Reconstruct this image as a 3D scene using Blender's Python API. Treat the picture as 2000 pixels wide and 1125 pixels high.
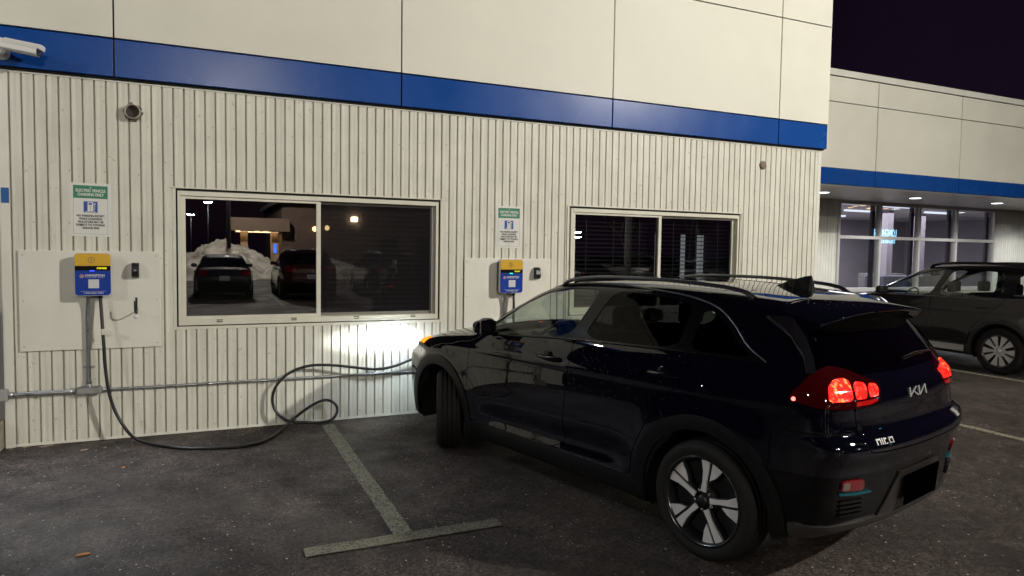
import bpy, bmesh, math, random
import numpy as np
from mathutils import Vector, Matrix

for o in list(bpy.data.objects): bpy.data.objects.remove(o)
SC = bpy.context.scene
COL = SC.collection
R = math.radians

# ---------------------------------------------------------------- camera (wall plane y = 0, ground z = 0, metres)
CAM_POS = Vector((1.547, -6.933, 1.711)); YAW, PITCH, ROLL = R(24.09), R(-3.05), R(.85)
_f = Vector((math.sin(YAW) * math.cos(PITCH), math.cos(YAW) * math.cos(PITCH), math.sin(PITCH)))
_r = Vector((math.cos(YAW), -math.sin(YAW), 0)); _u = _r.cross(_f)
_r2 = _r * math.cos(ROLL) + _u * math.sin(ROLL); _u2 = -_r * math.sin(ROLL) + _u * math.cos(ROLL)
cam = bpy.data.cameras.new('camera'); cam_o = bpy.data.objects.new('camera', cam); COL.objects.link(cam_o)
M = Matrix((_r2, _u2, -_f)).transposed().to_4x4(); M.translation = CAM_POS
cam_o.matrix_world = M
cam.sensor_width = 36; cam.lens = 36 * 1347 / 2000; cam.clip_start = .05; cam.clip_end = 2000
SC.camera = cam_o

# ---------------------------------------------------------------- night sky, exposure
W = bpy.data.worlds.new('World'); SC.world = W; W.use_nodes = True
wn = W.node_tree; wn.nodes.clear()
wo = wn.nodes.new('ShaderNodeOutputWorld'); bg = wn.nodes.new('ShaderNodeBackground')
sky = wn.nodes.new('ShaderNodeTexSky'); sky.sky_type = 'NISHITA'; sky.sun_disc = False
sky.sun_elevation = R(-4); sky.sun_rotation = R(200)
mixn = wn.nodes.new('ShaderNodeMixRGB'); mixn.blend_type = 'ADD'; mixn.inputs[0].default_value = 1
mixn.inputs[2].default_value = (.0062, .0030, .0085, 1)          # town glow under low cloud: dark violet
sc_ = wn.nodes.new('ShaderNodeMixRGB'); sc_.blend_type = 'MULTIPLY'; sc_.inputs[0].default_value = 1; sc_.inputs[2].default_value = (.02, .02, .02, 1)
wn.links.new(sky.outputs[0], sc_.inputs[1]); wn.links.new(sc_.outputs[0], mixn.inputs[1])
cn = wn.nodes.new('ShaderNodeTexNoise'); cn.inputs['Scale'].default_value = 2.2; cn.inputs['Detail'].default_value = 5       # thin uneven cloud
cr_ = wn.nodes.new('ShaderNodeMapRange'); cr_.inputs[1].default_value = .3; cr_.inputs[2].default_value = .7; cr_.inputs[3].default_value = .65; cr_.inputs[4].default_value = 1.45
tcw = wn.nodes.new('ShaderNodeTexCoord'); wn.links.new(tcw.outputs['Generated'], cn.inputs['Vector']); wn.links.new(cn.outputs[0], cr_.inputs[0])
cm = wn.nodes.new('ShaderNodeMixRGB'); cm.blend_type = 'MULTIPLY'; cm.inputs[0].default_value = 1
wn.links.new(mixn.outputs[0], cm.inputs[1]); wn.links.new(cr_.outputs[0], cm.inputs[2]); wn.links.new(cm.outputs[0], bg.inputs[0]); bg.inputs[1].default_value = 1
wn.links.new(bg.outputs[0], wo.inputs[0])
SC.view_settings.view_transform = 'Standard'; SC.view_settings.look = 'None'
SC.view_settings.exposure = 0; SC.view_settings.gamma = 1; SC.view_settings.use_curve_mapping = False
SC.cycles.max_bounces = 8; SC.cycles.transparent_max_bounces = 24; SC.cycles.glossy_bounces = 5
SC.cycles.caustics_reflective = False; SC.cycles.caustics_refractive = False
SC.cycles.sample_clamp_indirect = 4; SC.cycles.use_denoising = True
# ---------------------------------------------------------------- helpers
MATS = {}
def mat(name, base=(.5, .5, .5), rough=.5, metal=0., spec=.5, coat=0., coat_rough=.03, emit=None, estr=0., noise=None, bump=None, trans=0., alpha=1., aniso=None):
    """Principled material; noise = (scale, amount, roughness variation), bump = (scale, strength, detail)"""
    if name in MATS: return MATS[name]
    m = bpy.data.materials.new(name); m.use_nodes = True; MATS[name] = m
    nt = m.node_tree; b = nt.nodes['Principled BSDF']
    b.inputs['Base Color'].default_value = (*base, 1); b.inputs['Roughness'].default_value = rough
    b.inputs['Metallic'].default_value = metal; b.inputs['Specular IOR Level'].default_value = spec
    b.inputs['Coat Weight'].default_value = coat; b.inputs['Coat Roughness'].default_value = coat_rough
    b.inputs['Transmission Weight'].default_value = trans
    if emit: b.inputs['Emission Color'].default_value = (*emit, 1); b.inputs['Emission Strength'].default_value = estr
    if noise or bump:
        tc = nt.nodes.new('ShaderNodeTexCoord'); geo = nt.nodes.new('ShaderNodeNewGeometry')
    if noise:
        n = nt.nodes.new('ShaderNodeTexNoise'); n.inputs['Scale'].default_value = noise[0]; n.inputs['Detail'].default_value = 6
        nt.links.new(geo.outputs['Position'], n.inputs['Vector'])
        r = nt.nodes.new('ShaderNodeMapRange'); r.inputs[1].default_value = .3; r.inputs[2].default_value = .7
        r.inputs[3].default_value = 1 - noise[1]; r.inputs[4].default_value = 1 + noise[1] * .4
        nt.links.new(n.outputs[0], r.inputs[0])
        mx = nt.nodes.new('ShaderNodeMixRGB'); mx.blend_type = 'MULTIPLY'; mx.inputs[0].default_value = 1
        mx.inputs[1].default_value = (*base, 1); nt.links.new(r.outputs[0], mx.inputs[2]); nt.links.new(mx.outputs[0], b.inputs['Base Color'])
        r2 = nt.nodes.new('ShaderNodeMapRange'); r2.inputs[1].default_value = .3; r2.inputs[2].default_value = .7
        r2.inputs[3].default_value = max(.02, rough - noise[2]); r2.inputs[4].default_value = min(1, rough + noise[2])
        nt.links.new(n.outputs[0], r2.inputs[0]); nt.links.new(r2.outputs[0], b.inputs['Roughness'])
    if bump:
        n = nt.nodes.new('ShaderNodeTexNoise'); n.inputs['Scale'].default_value = bump[0]; n.inputs['Detail'].default_value = bump[2] if len(bump) > 2 else 3
        nt.links.new(geo.outputs['Position'], n.inputs['Vector'])
        bp = nt.nodes.new('ShaderNodeBump'); bp.inputs['Strength'].default_value = bump[1]; bp.inputs['Distance'].default_value = .01
        nt.links.new(n.outputs[0], bp.inputs['Height']); nt.links.new(bp.outputs[0], b.inputs['Normal'])
    return m

def glass_mat(name, tint=(1, 1, 1), f0=.08, rough=0., warp=None, dirt=0.):
    """thin pane: Schlick mix of tinted transparency and mirror reflection, same for every ray"""
    if name in MATS: return MATS[name]
    m = bpy.data.materials.new(name); m.use_nodes = True; MATS[name] = m
    nt = m.node_tree; nt.nodes.clear(); N = nt.nodes.new; L = nt.links.new
    out = N('ShaderNodeOutputMaterial'); mix = N('ShaderNodeMixShader')
    tr = N('ShaderNodeBsdfTransparent'); tr.inputs[0].default_value = (*tint, 1)
    gl = N('ShaderNodeBsdfGlossy'); gl.inputs['Roughness'].default_value = rough; gl.inputs[0].default_value = (1, 1, 1, 1)
    lw = N('ShaderNodeLayerWeight'); lw.inputs[0].default_value = .5
    p5 = N('ShaderNodeMath'); p5.operation = 'POWER'; p5.inputs[1].default_value = 5
    ma = N('ShaderNodeMath'); ma.operation = 'MULTIPLY_ADD'; ma.inputs[1].default_value = 1 - f0; ma.inputs[2].default_value = f0
    L(lw.outputs['Facing'], p5.inputs[0]); L(p5.outputs[0], ma.inputs[0]); L(ma.outputs[0], mix.inputs[0])
    if warp:
        geo = N('ShaderNodeNewGeometry'); n = N('ShaderNodeTexNoise'); n.inputs['Scale'].default_value = warp[0]; n.inputs['Detail'].default_value = 0
        L(geo.outputs['Position'], n.inputs['Vector'])
        bp = N('ShaderNodeBump'); bp.inputs['Strength'].default_value = warp[1]; bp.inputs['Distance'].default_value = .01
        L(n.outputs[0], bp.inputs['Height']); L(bp.outputs[0], gl.inputs['Normal'])
    L(tr.outputs[0], mix.inputs[1]); L(gl.outputs[0], mix.inputs[2])
    if dirt:
        df = N('ShaderNodeBsdfDiffuse'); df.inputs[0].default_value = (.5, .48, .45, 1); m2 = N('ShaderNodeMixShader'); m2.inputs[0].default_value = dirt
        L(mix.outputs[0], m2.inputs[1]); L(df.outputs[0], m2.inputs[2]); L(m2.outputs[0], out.inputs[0])
    else: L(mix.outputs[0], out.inputs[0])
    return m

def emis(name, col, strength):
    if name in MATS: return MATS[name]
    m = bpy.data.materials.new(name); m.use_nodes = True; MATS[name] = m
    nt = m.node_tree; nt.nodes.clear(); o = nt.nodes.new('ShaderNodeOutputMaterial'); e = nt.nodes.new('ShaderNodeEmission')
    e.inputs[0].default_value = (*col, 1); e.inputs[1].default_value = strength; nt.links.new(e.outputs[0], o.inputs[0])
    return m

class MB:
    """mesh builder in local coordinates"""
    def __init__(s): s.v = []; s.f = []; s.sm = []
    def add(s, v, f, smooth=False):
        n = len(s.v); s.v += [tuple(q) for q in v]; s.f += [tuple(i + n for i in q) for q in f]; s.sm += [smooth] * len(f); return s
    def box(s, a, b, bev=0.):
        x0, y0, z0 = [min(p, q) for p, q in zip(a, b)]; x1, y1, z1 = [max(p, q) for p, q in zip(a, b)]
        if bev <= 0:
            return s.add([(x0, y0, z0), (x1, y0, z0), (x1, y1, z0), (x0, y1, z0), (x0, y0, z1), (x1, y0, z1), (x1, y1, z1), (x0, y1, z1)],
                         [(0, 3, 2, 1), (4, 5, 6, 7), (0, 1, 5, 4), (1, 2, 6, 5), (2, 3, 7, 6), (3, 0, 4, 7)])
        bm = bmesh.new(); bmesh.ops.create_cube(bm, size=1)
        for v in bm.verts: v.co = Vector(((x0 + x1) / 2 + v.co.x * (x1 - x0), (y0 + y1) / 2 + v.co.y * (y1 - y0), (z0 + z1) / 2 + v.co.z * (z1 - z0)))
        bmesh.ops.bevel(bm, geom=list(bm.edges), offset=bev, segments=2, profile=.5, affect='EDGES')
        bm.verts.index_update(); s.add([v.co[:] for v in bm.verts], [[v.index for v in f.verts] for f in bm.faces]); bm.free(); return s
    def tube(s, pts, r, n=8, caps=True, smooth=True):
        pts = [Vector(p) for p in pts]; k = len(pts); rs = r if isinstance(r, (list, tuple)) else [r] * k
        v = []; up = None
        for i, p in enumerate(pts):
            t = (pts[min(i + 1, k - 1)] - pts[max(i - 1, 0)]).normalized()
            if up is None: up = Vector((0, 0, 1)) if abs(t.z) < .9 else Vector((1, 0, 0))
            a = t.cross(up)
            if a.length < 1e-5: a = t.orthogonal()
            a.normalize(); up = a.cross(t).normalized()
            for j in range(n):
                an = 2 * math.pi * j / n; v.append(p + (a * math.cos(an) + up * math.sin(an)) * rs[i])
        f = [(i * n + j, i * n + (j + 1) % n, (i + 1) * n + (j + 1) % n, (i + 1) * n + j) for i in range(k - 1) for j in range(n)]
        s.add(v, f, smooth)
        if caps: s.add(v[:n], [tuple(range(n))[::-1]]); s.add(v[-n:], [tuple(range(n))])
        return s
    def lathe(s, prof, axis='z', n=24, org=(0, 0, 0), smooth=True, close=False):
        """prof: (radius, height) along the axis"""
        v = []
        for r, h in prof:
            for j in range(n):
                a = 2 * math.pi * j / n; c, d = r * math.cos(a), r * math.sin(a)
                q = {'z': (c, d, h), 'y': (c, h, -d), 'x': (h, c, d)}[axis]
                v.append((q[0] + org[0], q[1] + org[1], q[2] + org[2]))
        k = len(prof); f = [(i * n + j, i * n + (j + 1) % n, (i + 1) * n + (j + 1) % n, (i + 1) * n + j) for i in range(k - 1) for j in range(n)]
        if close: f += [((k - 1) * n + j, (k - 1) * n + (j + 1) % n, (j + 1) % n, j) for j in range(n)]
        return s.add(v, f, smooth)
    def prism(s, poly, h0, h1, axis='z', smooth=False):
        """polygon extruded along an axis; poly in the two other axes (x,y | x,z | y,z)"""
        n = len(poly)
        def mk(p, h): return {'z': (p[0], p[1], h), 'y': (p[0], h, p[1]), 'x': (h, p[0], p[1])}[axis]
        v = [mk(p, h0) for p in poly] + [mk(p, h1) for p in poly]
        return s.add(v, [tuple(range(n))[::-1], tuple(range(n, 2 * n))] + [(i, (i + 1) % n, n + (i + 1) % n, n + i) for i in range(n)], smooth)
    def mesh(s, name, fix=True):
        me = bpy.data.meshes.new(name); me.from_pydata(s.v, [], s.f, shade_flat=False)
        me.polygons.foreach_set('use_smooth', s.sm)
        if fix:
            bm = bmesh.new(); bm.from_mesh(me); bmesh.ops.recalc_face_normals(bm, faces=bm.faces); bm.to_mesh(me); bm.free()
        me.update(); return me
    def build(s, name, m, parent=None, loc=None, rot=None, fix=True, mods=None):
        me = s.mesh(name, fix)
        return link(name, me, m, parent, loc, rot)

def link(name, me, m=None, parent=None, loc=None, rot=None):
    o = bpy.data.objects.new(name, me); COL.objects.link(o)
    if m:
        me.materials.clear()
        for q in (m if isinstance(m, (list, tuple)) else [m]): me.materials.append(q)
    if parent: o.parent = parent
    if loc is not None: o.location = loc
    if rot is not None: o.rotation_euler = rot
    return o
def thing(name, label, cat, loc=(0, 0, 0), rz=0., group=None):
    o = bpy.data.objects.new(name, None); COL.objects.link(o); o.location = loc; o.rotation_euler = (0, 0, rz); o.empty_display_size = .2
    return tag(o, label, cat, group)
def tag(o, label=None, cat=None, group=None, kind=None):
    if label: o['label'] = label
    if cat: o['category'] = cat
    if group: o['group'] = group
    if kind: o['kind'] = kind
    return o
def copy_tree(o, parent=None):
    c = o.copy(); COL.objects.link(c); c.parent = parent
    for ch in list(o.children): copy_tree(ch, c)
    return c
def text_mesh(s, size, depth=.001, align='CENTER', bold=0., spacing=1., shear=0.):
    cu = bpy.data.curves.new('lettering', 'FONT'); cu.body = s; cu.size = size; cu.align_x = align; cu.align_y = 'CENTER'
    cu.extrude = depth; cu.offset = bold; cu.space_character = spacing; cu.shear = shear; cu.resolution_u = 3
    o = bpy.data.objects.new('lettering', cu); COL.objects.link(o)
    dg = bpy.context.evaluated_depsgraph_get(); me = bpy.data.meshes.new_from_object(o.evaluated_get(dg))
    bpy.data.objects.remove(o); bpy.data.curves.remove(cu); return me
# ---------------------------------------------------------------- car body as a smooth implicit solid
def pchip(pts):
    """monotone cubic through (x, y) points, vectorised"""
    pts = sorted(pts)
    X = np.array([p[0] for p in pts], float); Y = np.array([p[1] for p in pts], float)
    h = np.diff(X); d = np.diff(Y) / h
    m = np.zeros(len(X)); m[0] = d[0]; m[-1] = d[-1]
    for i in range(1, len(X) - 1):
        if d[i - 1] * d[i] > 0:
            w1 = 2 * h[i] + h[i - 1]; w2 = h[i] + 2 * h[i - 1]
            m[i] = (w1 + w2) / (w1 / d[i - 1] + w2 / d[i])
    def f(x):
        x = np.clip(x, X[0], X[-1]); i = np.clip(np.searchsorted(X, x) - 1, 0, len(X) - 2)
        t = (x - X[i]) / h[i]; t2 = t * t; t3 = t2 * t
        return ((2 * t3 - 3 * t2 + 1) * Y[i] + (t3 - 2 * t2 + t) * h[i] * m[i]
                + (3 * t2 - 2 * t3) * Y[i + 1] + (t3 - t2) * h[i] * m[i + 1])
    return f

def smax(a, b, k):
    h = np.maximum(k - np.abs(a - b), 0) / k
    return np.maximum(a, b) + h * h * k * 0.25

def sstep(a, b, x):
    t = np.clip((x - a) / (b - a), 0, 1); return t * t * (3 - 2 * t)

class CarShape:
    """x forward from the rear axle, y left, z up from the ground"""
    def __init__(s, D):
        s.D = D
        s.top = pchip(D['top']); s.sec = pchip(D['section']); s.plan = pchip(D['plan'])
        s.ghplan = pchip(D['ghplan']); s.rear = pchip(D['rear']); s.front = pchip(D['front'])
        s.wb = D['wheelbase']; s.wz = D['wheel_r']
    def half_width(s, x, z):
        D = s.D
        w = s.sec(z) - s.plan(x) - s.ghplan(x) * sstep(D['belt'] - .05, D['belt'] + .35, z)
        a = sstep(.42, .75, x) * (1 - sstep(s.wb - .80, s.wb - .45, x))
        zc = .405 + .05 * (1 - (x - .4) / 2.0)
        w = w - D['scallop'] * a * np.exp(-((z - zc) / .085) ** 2)
        zs = D['belt'] - .19 + .03 * (1 - x / 2.5)
        w = w + .007 * np.exp(-((z - zs) / .022) ** 2) * sstep(-.6, -.3, x) * (1 - sstep(s.wb - .2, s.wb + .2, x))
        for wx in (0., s.wb):
            r = np.hypot(x - wx, z - s.wz)
            w = w + .016 * np.exp(-((r - .47) / .10) ** 2)
        return w
    def g_top(s, x, y, z):
        D = s.D; y2 = y * y
        xs = x + D['bow'] * y2 * sstep(D['roof_f'] - .6, D['roof_f'] + .2, x)
        h = .03
        zt = s.top(xs); sl = (s.top(xs + h) - s.top(xs - h)) / (2 * h)
        return (z - zt + D['crown'] * y2 + .05 * y2 * y2) / np.sqrt(1 + np.minimum(sl * sl, 4))
    def g_side(s, x, y, z):
        h = .02
        w = s.half_width(x, z); sl = (s.sec(z + h) - s.sec(z - h)) / (2 * h)
        return (np.abs(y) - w) / np.sqrt(1 + np.minimum(sl * sl, 2))
    def g_rear(s, x, y, z):
        h = .02; y2 = y * y
        xr = s.rear(z); sl = (s.rear(z + h) - s.rear(z - h)) / (2 * h)
        return (xr + s.D['rbow'] * y2 + s.D['rbow4'] * y2 * y2 - x) / np.sqrt(1 + np.minimum(sl * sl, 3))
    def g_front(s, x, y, z):
        y2 = y * y
        return x - s.front(z) + s.D['fbow'] * y2 + s.D['fbow4'] * y2 * y2
    def f(s, P):
        x, y, z = P[..., 0], P[..., 1], P[..., 2]; D = s.D
        v = smax(s.g_top(x, y, z), s.g_side(x, y, z), D['k_ts'])
        v = smax(v, s.g_rear(x, y, z), D['k_rear'])
        v = smax(v, s.g_front(x, y, z), .10)
        return smax(v, D['bottom'] + D.get('kick', .0) * sstep(.25, .75, -x) - z, .05)
    def grad(s, P, h=.004):
        g = np.empty_like(P)
        for a in range(3):
            e = np.zeros(3); e[a] = h
            g[..., a] = (s.f(P + e) - s.f(P - e)) / (2 * h)
        return g
    def normal(s, P):
        g = s.grad(P); return g / np.maximum(np.linalg.norm(g, axis=-1, keepdims=True), 1e-9)
    def snap(s, P, n=4, off=0.):
        P = np.array(P, float)
        for _ in range(n):
            g = s.grad(P); l2 = np.maximum((g * g).sum(-1, keepdims=True), .05)
            P = P - g * (s.f(P) / l2[..., 0])[..., None]
        if off: P = P + s.normal(P) * off
        return P
    def side_point(s, x, z, sgn=1, off=0.):
        """points on the flank at given x, z (solves for y)"""
        x = np.asarray(x, float); z = np.asarray(z, float)
        lo = np.zeros_like(x); hi = np.full_like(x, 1.2)
        for _ in range(40):
            m = .5 * (lo + hi); P = np.stack([x, m, z], -1)
            ins = s.f(P) < 0; lo = np.where(ins, m, lo); hi = np.where(ins, hi, m)
        P = np.stack([x, sgn * lo, z], -1)
        return P + s.normal(P) * off
    def rear_point(s, y, z, off=0.):
        y = np.asarray(y, float); z = np.asarray(z, float)
        lo = np.full_like(y, -1.3); hi = np.full_like(y, .6)
        for _ in range(40):
            m = .5 * (lo + hi); P = np.stack([m, y, z], -1)
            ins = s.f(P) < 0; hi = np.where(ins, m, hi); lo = np.where(ins, lo, m)
        P = np.stack([hi, y, z], -1)
        return P + s.normal(P) * off
    def top_point(s, x, y, off=0.):
        x = np.asarray(x, float); y = np.asarray(y, float)
        lo = np.full_like(x, .4); hi = np.full_like(x, 2.2)
        for _ in range(40):
            m = .5 * (lo + hi); P = np.stack([x, y, m], -1)
            ins = s.f(P) < 0; lo = np.where(ins, m, lo); hi = np.where(ins, hi, m)
        P = np.stack([x, y, lo], -1)
        return P + s.normal(P) * off
    def mesh(s, cell):
        """surface nets over a regular grid, snapped to the surface"""
        D = s.D
        x0, x1 = D['xr'] - .1, D['xf'] + .1; y1 = D['wmax'] + .1; z0, z1 = D['bottom'] - .1, D['ztop'] + .1
        gx = np.arange(x0, x1, cell); ny = int(math.ceil(y1 / cell)); gy = (np.arange(-ny, ny) + .5) * cell; gz = np.arange(z0, z1, cell)
        G = np.stack(np.meshgrid(gx, gy, gz, indexing='ij'), -1)
        V = s.f(G); ins = V < 0
        c = ins.astype(np.int8)
        sm = sum(c[i:len(gx) - 1 + i, j:len(gy) - 1 + j, k:len(gz) - 1 + k] for i in (0, 1) for j in (0, 1) for k in (0, 1))
        act = (sm > 0) & (sm < 8)
        ids = -np.ones(act.shape, int); ids[act] = np.arange(act.sum())
        I, J, K = np.nonzero(act)
        acc = np.zeros((len(I), 3)); cnt = np.zeros(len(I))
        cor = [(i, j, k) for i in (0, 1) for j in (0, 1) for k in (0, 1)]
        for a in cor:
            for b in cor:
                if sum(abs(p - q) for p, q in zip(a, b)) == 1 and a < b:
                    va = V[I + a[0], J + a[1], K + a[2]]; vb = V[I + b[0], J + b[1], K + b[2]]
                    m = (va < 0) != (vb < 0); t = np.where(m, va / np.where(m, va - vb, 1), 0)[:, None]
                    pa = np.array(a) + t * (np.array(b) - np.array(a))
                    acc[m] += pa[m]; cnt[m] += 1
        P = np.stack([gx[I], gy[J], gz[K]], -1) + acc / cnt[:, None] * cell
        P = s.snap(P, 4)
        Q = []
        for ax in range(3):
            sl0 = [slice(None)] * 3; sl1 = [slice(None)] * 3; sl0[ax] = slice(0, -1); sl1[ax] = slice(1, None)
            a = ins[tuple(sl0)]; b = ins[tuple(sl1)]
            E = np.argwhere(a != b); u, v = [q for q in range(3) if q != ax]
            E = E[(E[:, u] > 0) & (E[:, v] > 0)]
            E = E[(E[:, u] < ins.shape[u] - 1) & (E[:, v] < ins.shape[v] - 1)]
            du = np.zeros(3, int); du[u] = 1; dv = np.zeros(3, int); dv[v] = 1
            q = np.stack([ids[tuple((E - du - dv).T)], ids[tuple((E - dv).T)], ids[tuple(E.T)], ids[tuple((E - du).T)]], 1)
            fl = a[tuple(E.T)]
            if ax == 1: fl = ~fl
            q[~fl] = q[~fl][:, ::-1]
            Q.append(q)
        Q = np.concatenate(Q); Q = Q[(Q >= 0).all(1)]
        return P, Q

def sd_poly(u, v, pts):
    """signed distance, positive inside the polygon"""
    pts = np.asarray(pts, float); d = np.full(np.shape(u), 1e9); ins = np.zeros(np.shape(u), bool)
    n = len(pts)
    for i in range(n):
        a, b = pts[i], pts[(i + 1) % n]; e = b - a
        wu, wv = u - a[0], v - a[1]
        t = np.clip((wu * e[0] + wv * e[1]) / max(e @ e, 1e-12), 0, 1)
        d = np.minimum(d, np.hypot(wu - t * e[0], wv - t * e[1]))
        c = ((a[1] > v) != (b[1] > v)) & (u < (b[0] - a[0]) * (v - a[1]) / (b[1] - a[1] + 1e-12) + a[0])
        ins ^= c
    return np.where(ins, d, -d)

def smooth_poly(pts, n=2, c=.13):
    """round a polygon's corners (Chaikin)"""
    p = [np.array(q, float) for q in pts]
    for _ in range(n):
        o = []
        for i in range(len(p)):
            a, b = p[i], p[(i + 1) % len(p)]
            o += [a * (1 - c) + b * c, a * c + b * (1 - c)]
        p = o
    return np.array(p)

def clip_mesh(P, Q, d, snapf):
    """keep the part of the quad mesh where d >= 0; returns verts, faces and the open boundary edges"""
    keep = d >= 0
    k = keep[Q].sum(1)
    faces = [tuple(q) for q in Q[k == 4]]
    newp = []; cache = {}; N = len(P)
    def cut(a, b):
        key = (a, b) if a < b else (b, a)
        if key not in cache:
            a, b = key; t = d[a] / (d[a] - d[b]); t = min(max(t, .02), .98)
            cache[key] = N + len(newp); newp.append(P[a] + t * (P[b] - P[a]))
        return cache[key]
    bnd = []
    for q in Q[(k > 0) & (k < 4)]:
        poly = []; tag = []
        for i in range(4):
            a, b = int(q[i]), int(q[(i + 1) % 4])
            if keep[a]: poly.append(a)
            if keep[a] != keep[b]: poly.append(cut(a, b))
        if len(poly) >= 3:
            faces.append(tuple(poly))
    allp = np.concatenate([P, snapf(np.array(newp))]) if newp else P
    used = np.zeros(len(allp), bool)
    for fc in faces:
        for i in fc: used[i] = True
    idx = -np.ones(len(allp), int); idx[used] = np.arange(used.sum())
    faces = [tuple(int(idx[i]) for i in fc) for fc in faces]
    return allp[used], faces

def shell(P, N, faces, thick):
    """add a rim of the given depth along open edges; returns verts, normals per corner faces"""
    cnt = {}
    for fc in faces:
        for i in range(len(fc)):
            a, b = fc[i], fc[(i + 1) % len(fc)]
            cnt[(a, b)] = cnt.get((a, b), 0) + 1
    be = [(a, b) for (a, b) in cnt if (b, a) not in cnt]
    vs = {}; extra = []; n = len(P)
    for e in be:
        for v in e:
            if v not in vs:
                vs[v] = (n + len(extra), n + len(extra) + 1); extra += [P[v], P[v] - N[v] * thick]
    rim = [(vs[b][0], vs[a][0], vs[a][1], vs[b][1]) for a, b in be]
    return (np.concatenate([P, np.array(extra)]) if extra else P), rim

def refine_mesh(S, P, Q, sel, n):
    """subdivide the quads whose corners are all selected n x n and snap them to the surface"""
    q = Q[sel[Q].all(1)]; A, B, C_, D_ = (P[q[:, i]] for i in range(4)); t = np.linspace(0, 1, n + 1)
    V = []
    for a in t:
        for b in t: V.append(A * (1 - a) * (1 - b) + B * a * (1 - b) + C_ * a * b + D_ * (1 - a) * b)
    V = np.stack(V, 1).reshape(-1, 3); k = n + 1
    loc = np.array([(i * k + j, (i + 1) * k + j, (i + 1) * k + j + 1, i * k + j + 1) for i in range(n) for j in range(n)])
    F = (np.arange(len(q))[:, None, None] * k * k + loc[None]).reshape(-1, 4)
    key = np.round(V / 2e-5).astype(np.int64); _, first, inv = np.unique(key, axis=0, return_index=True, return_inverse=True)
    return S.snap(V[first], 2), inv.reshape(-1)[F]
def car_panel(name, S, base, d, m, parent, off=0., thick=.012, rim=True):
    """one body panel: the part of the surface where d >= 0, moved out by off, with a turned-in edge"""
    P0, Q0 = base
    V, F = clip_mesh(P0, Q0, d, S.snap)
    if not F: return None
    N = S.normal(V); V = V + N * off
    if rim:
        V2, rf = shell(V, N, F, thick + max(off, 0)); F = F + rf
        N2 = np.concatenate([N, np.zeros((len(V2) - len(V), 3))]); V = V2
    else: N2 = N
    me = bpy.data.meshes.new(name); me.from_pydata(V.tolist(), [], F, shade_flat=False)
    me.normals_split_custom_set_from_vertices(N2.tolist()); me.update()
    return link(name, me, m, parent)

def both(y, a):      # helper: sign
    return a

def strip_on(name, pts, r, m, parent, flat=None, n=6):
    return MB().tube([tuple(p) for p in pts], r, n).build(name, m, parent)

def spline(pts, n=8):
    """Catmull-Rom through points"""
    p = [np.array(q, float) for q in pts]; p = [2 * p[0] - p[1]] + p + [2 * p[-1] - p[-2]]; o = []
    for i in range(1, len(p) - 2):
        for k in range(n):
            t = k / n
            o.append(.5 * ((2 * p[i]) + (-p[i - 1] + p[i + 1]) * t + (2 * p[i - 1] - 5 * p[i] + 4 * p[i + 1] - p[i + 2]) * t * t + (-p[i - 1] + 3 * p[i] - 3 * p[i + 1] + p[i + 2]) * t ** 3))
    o.append(p[-2]); return np.array(o)

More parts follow.
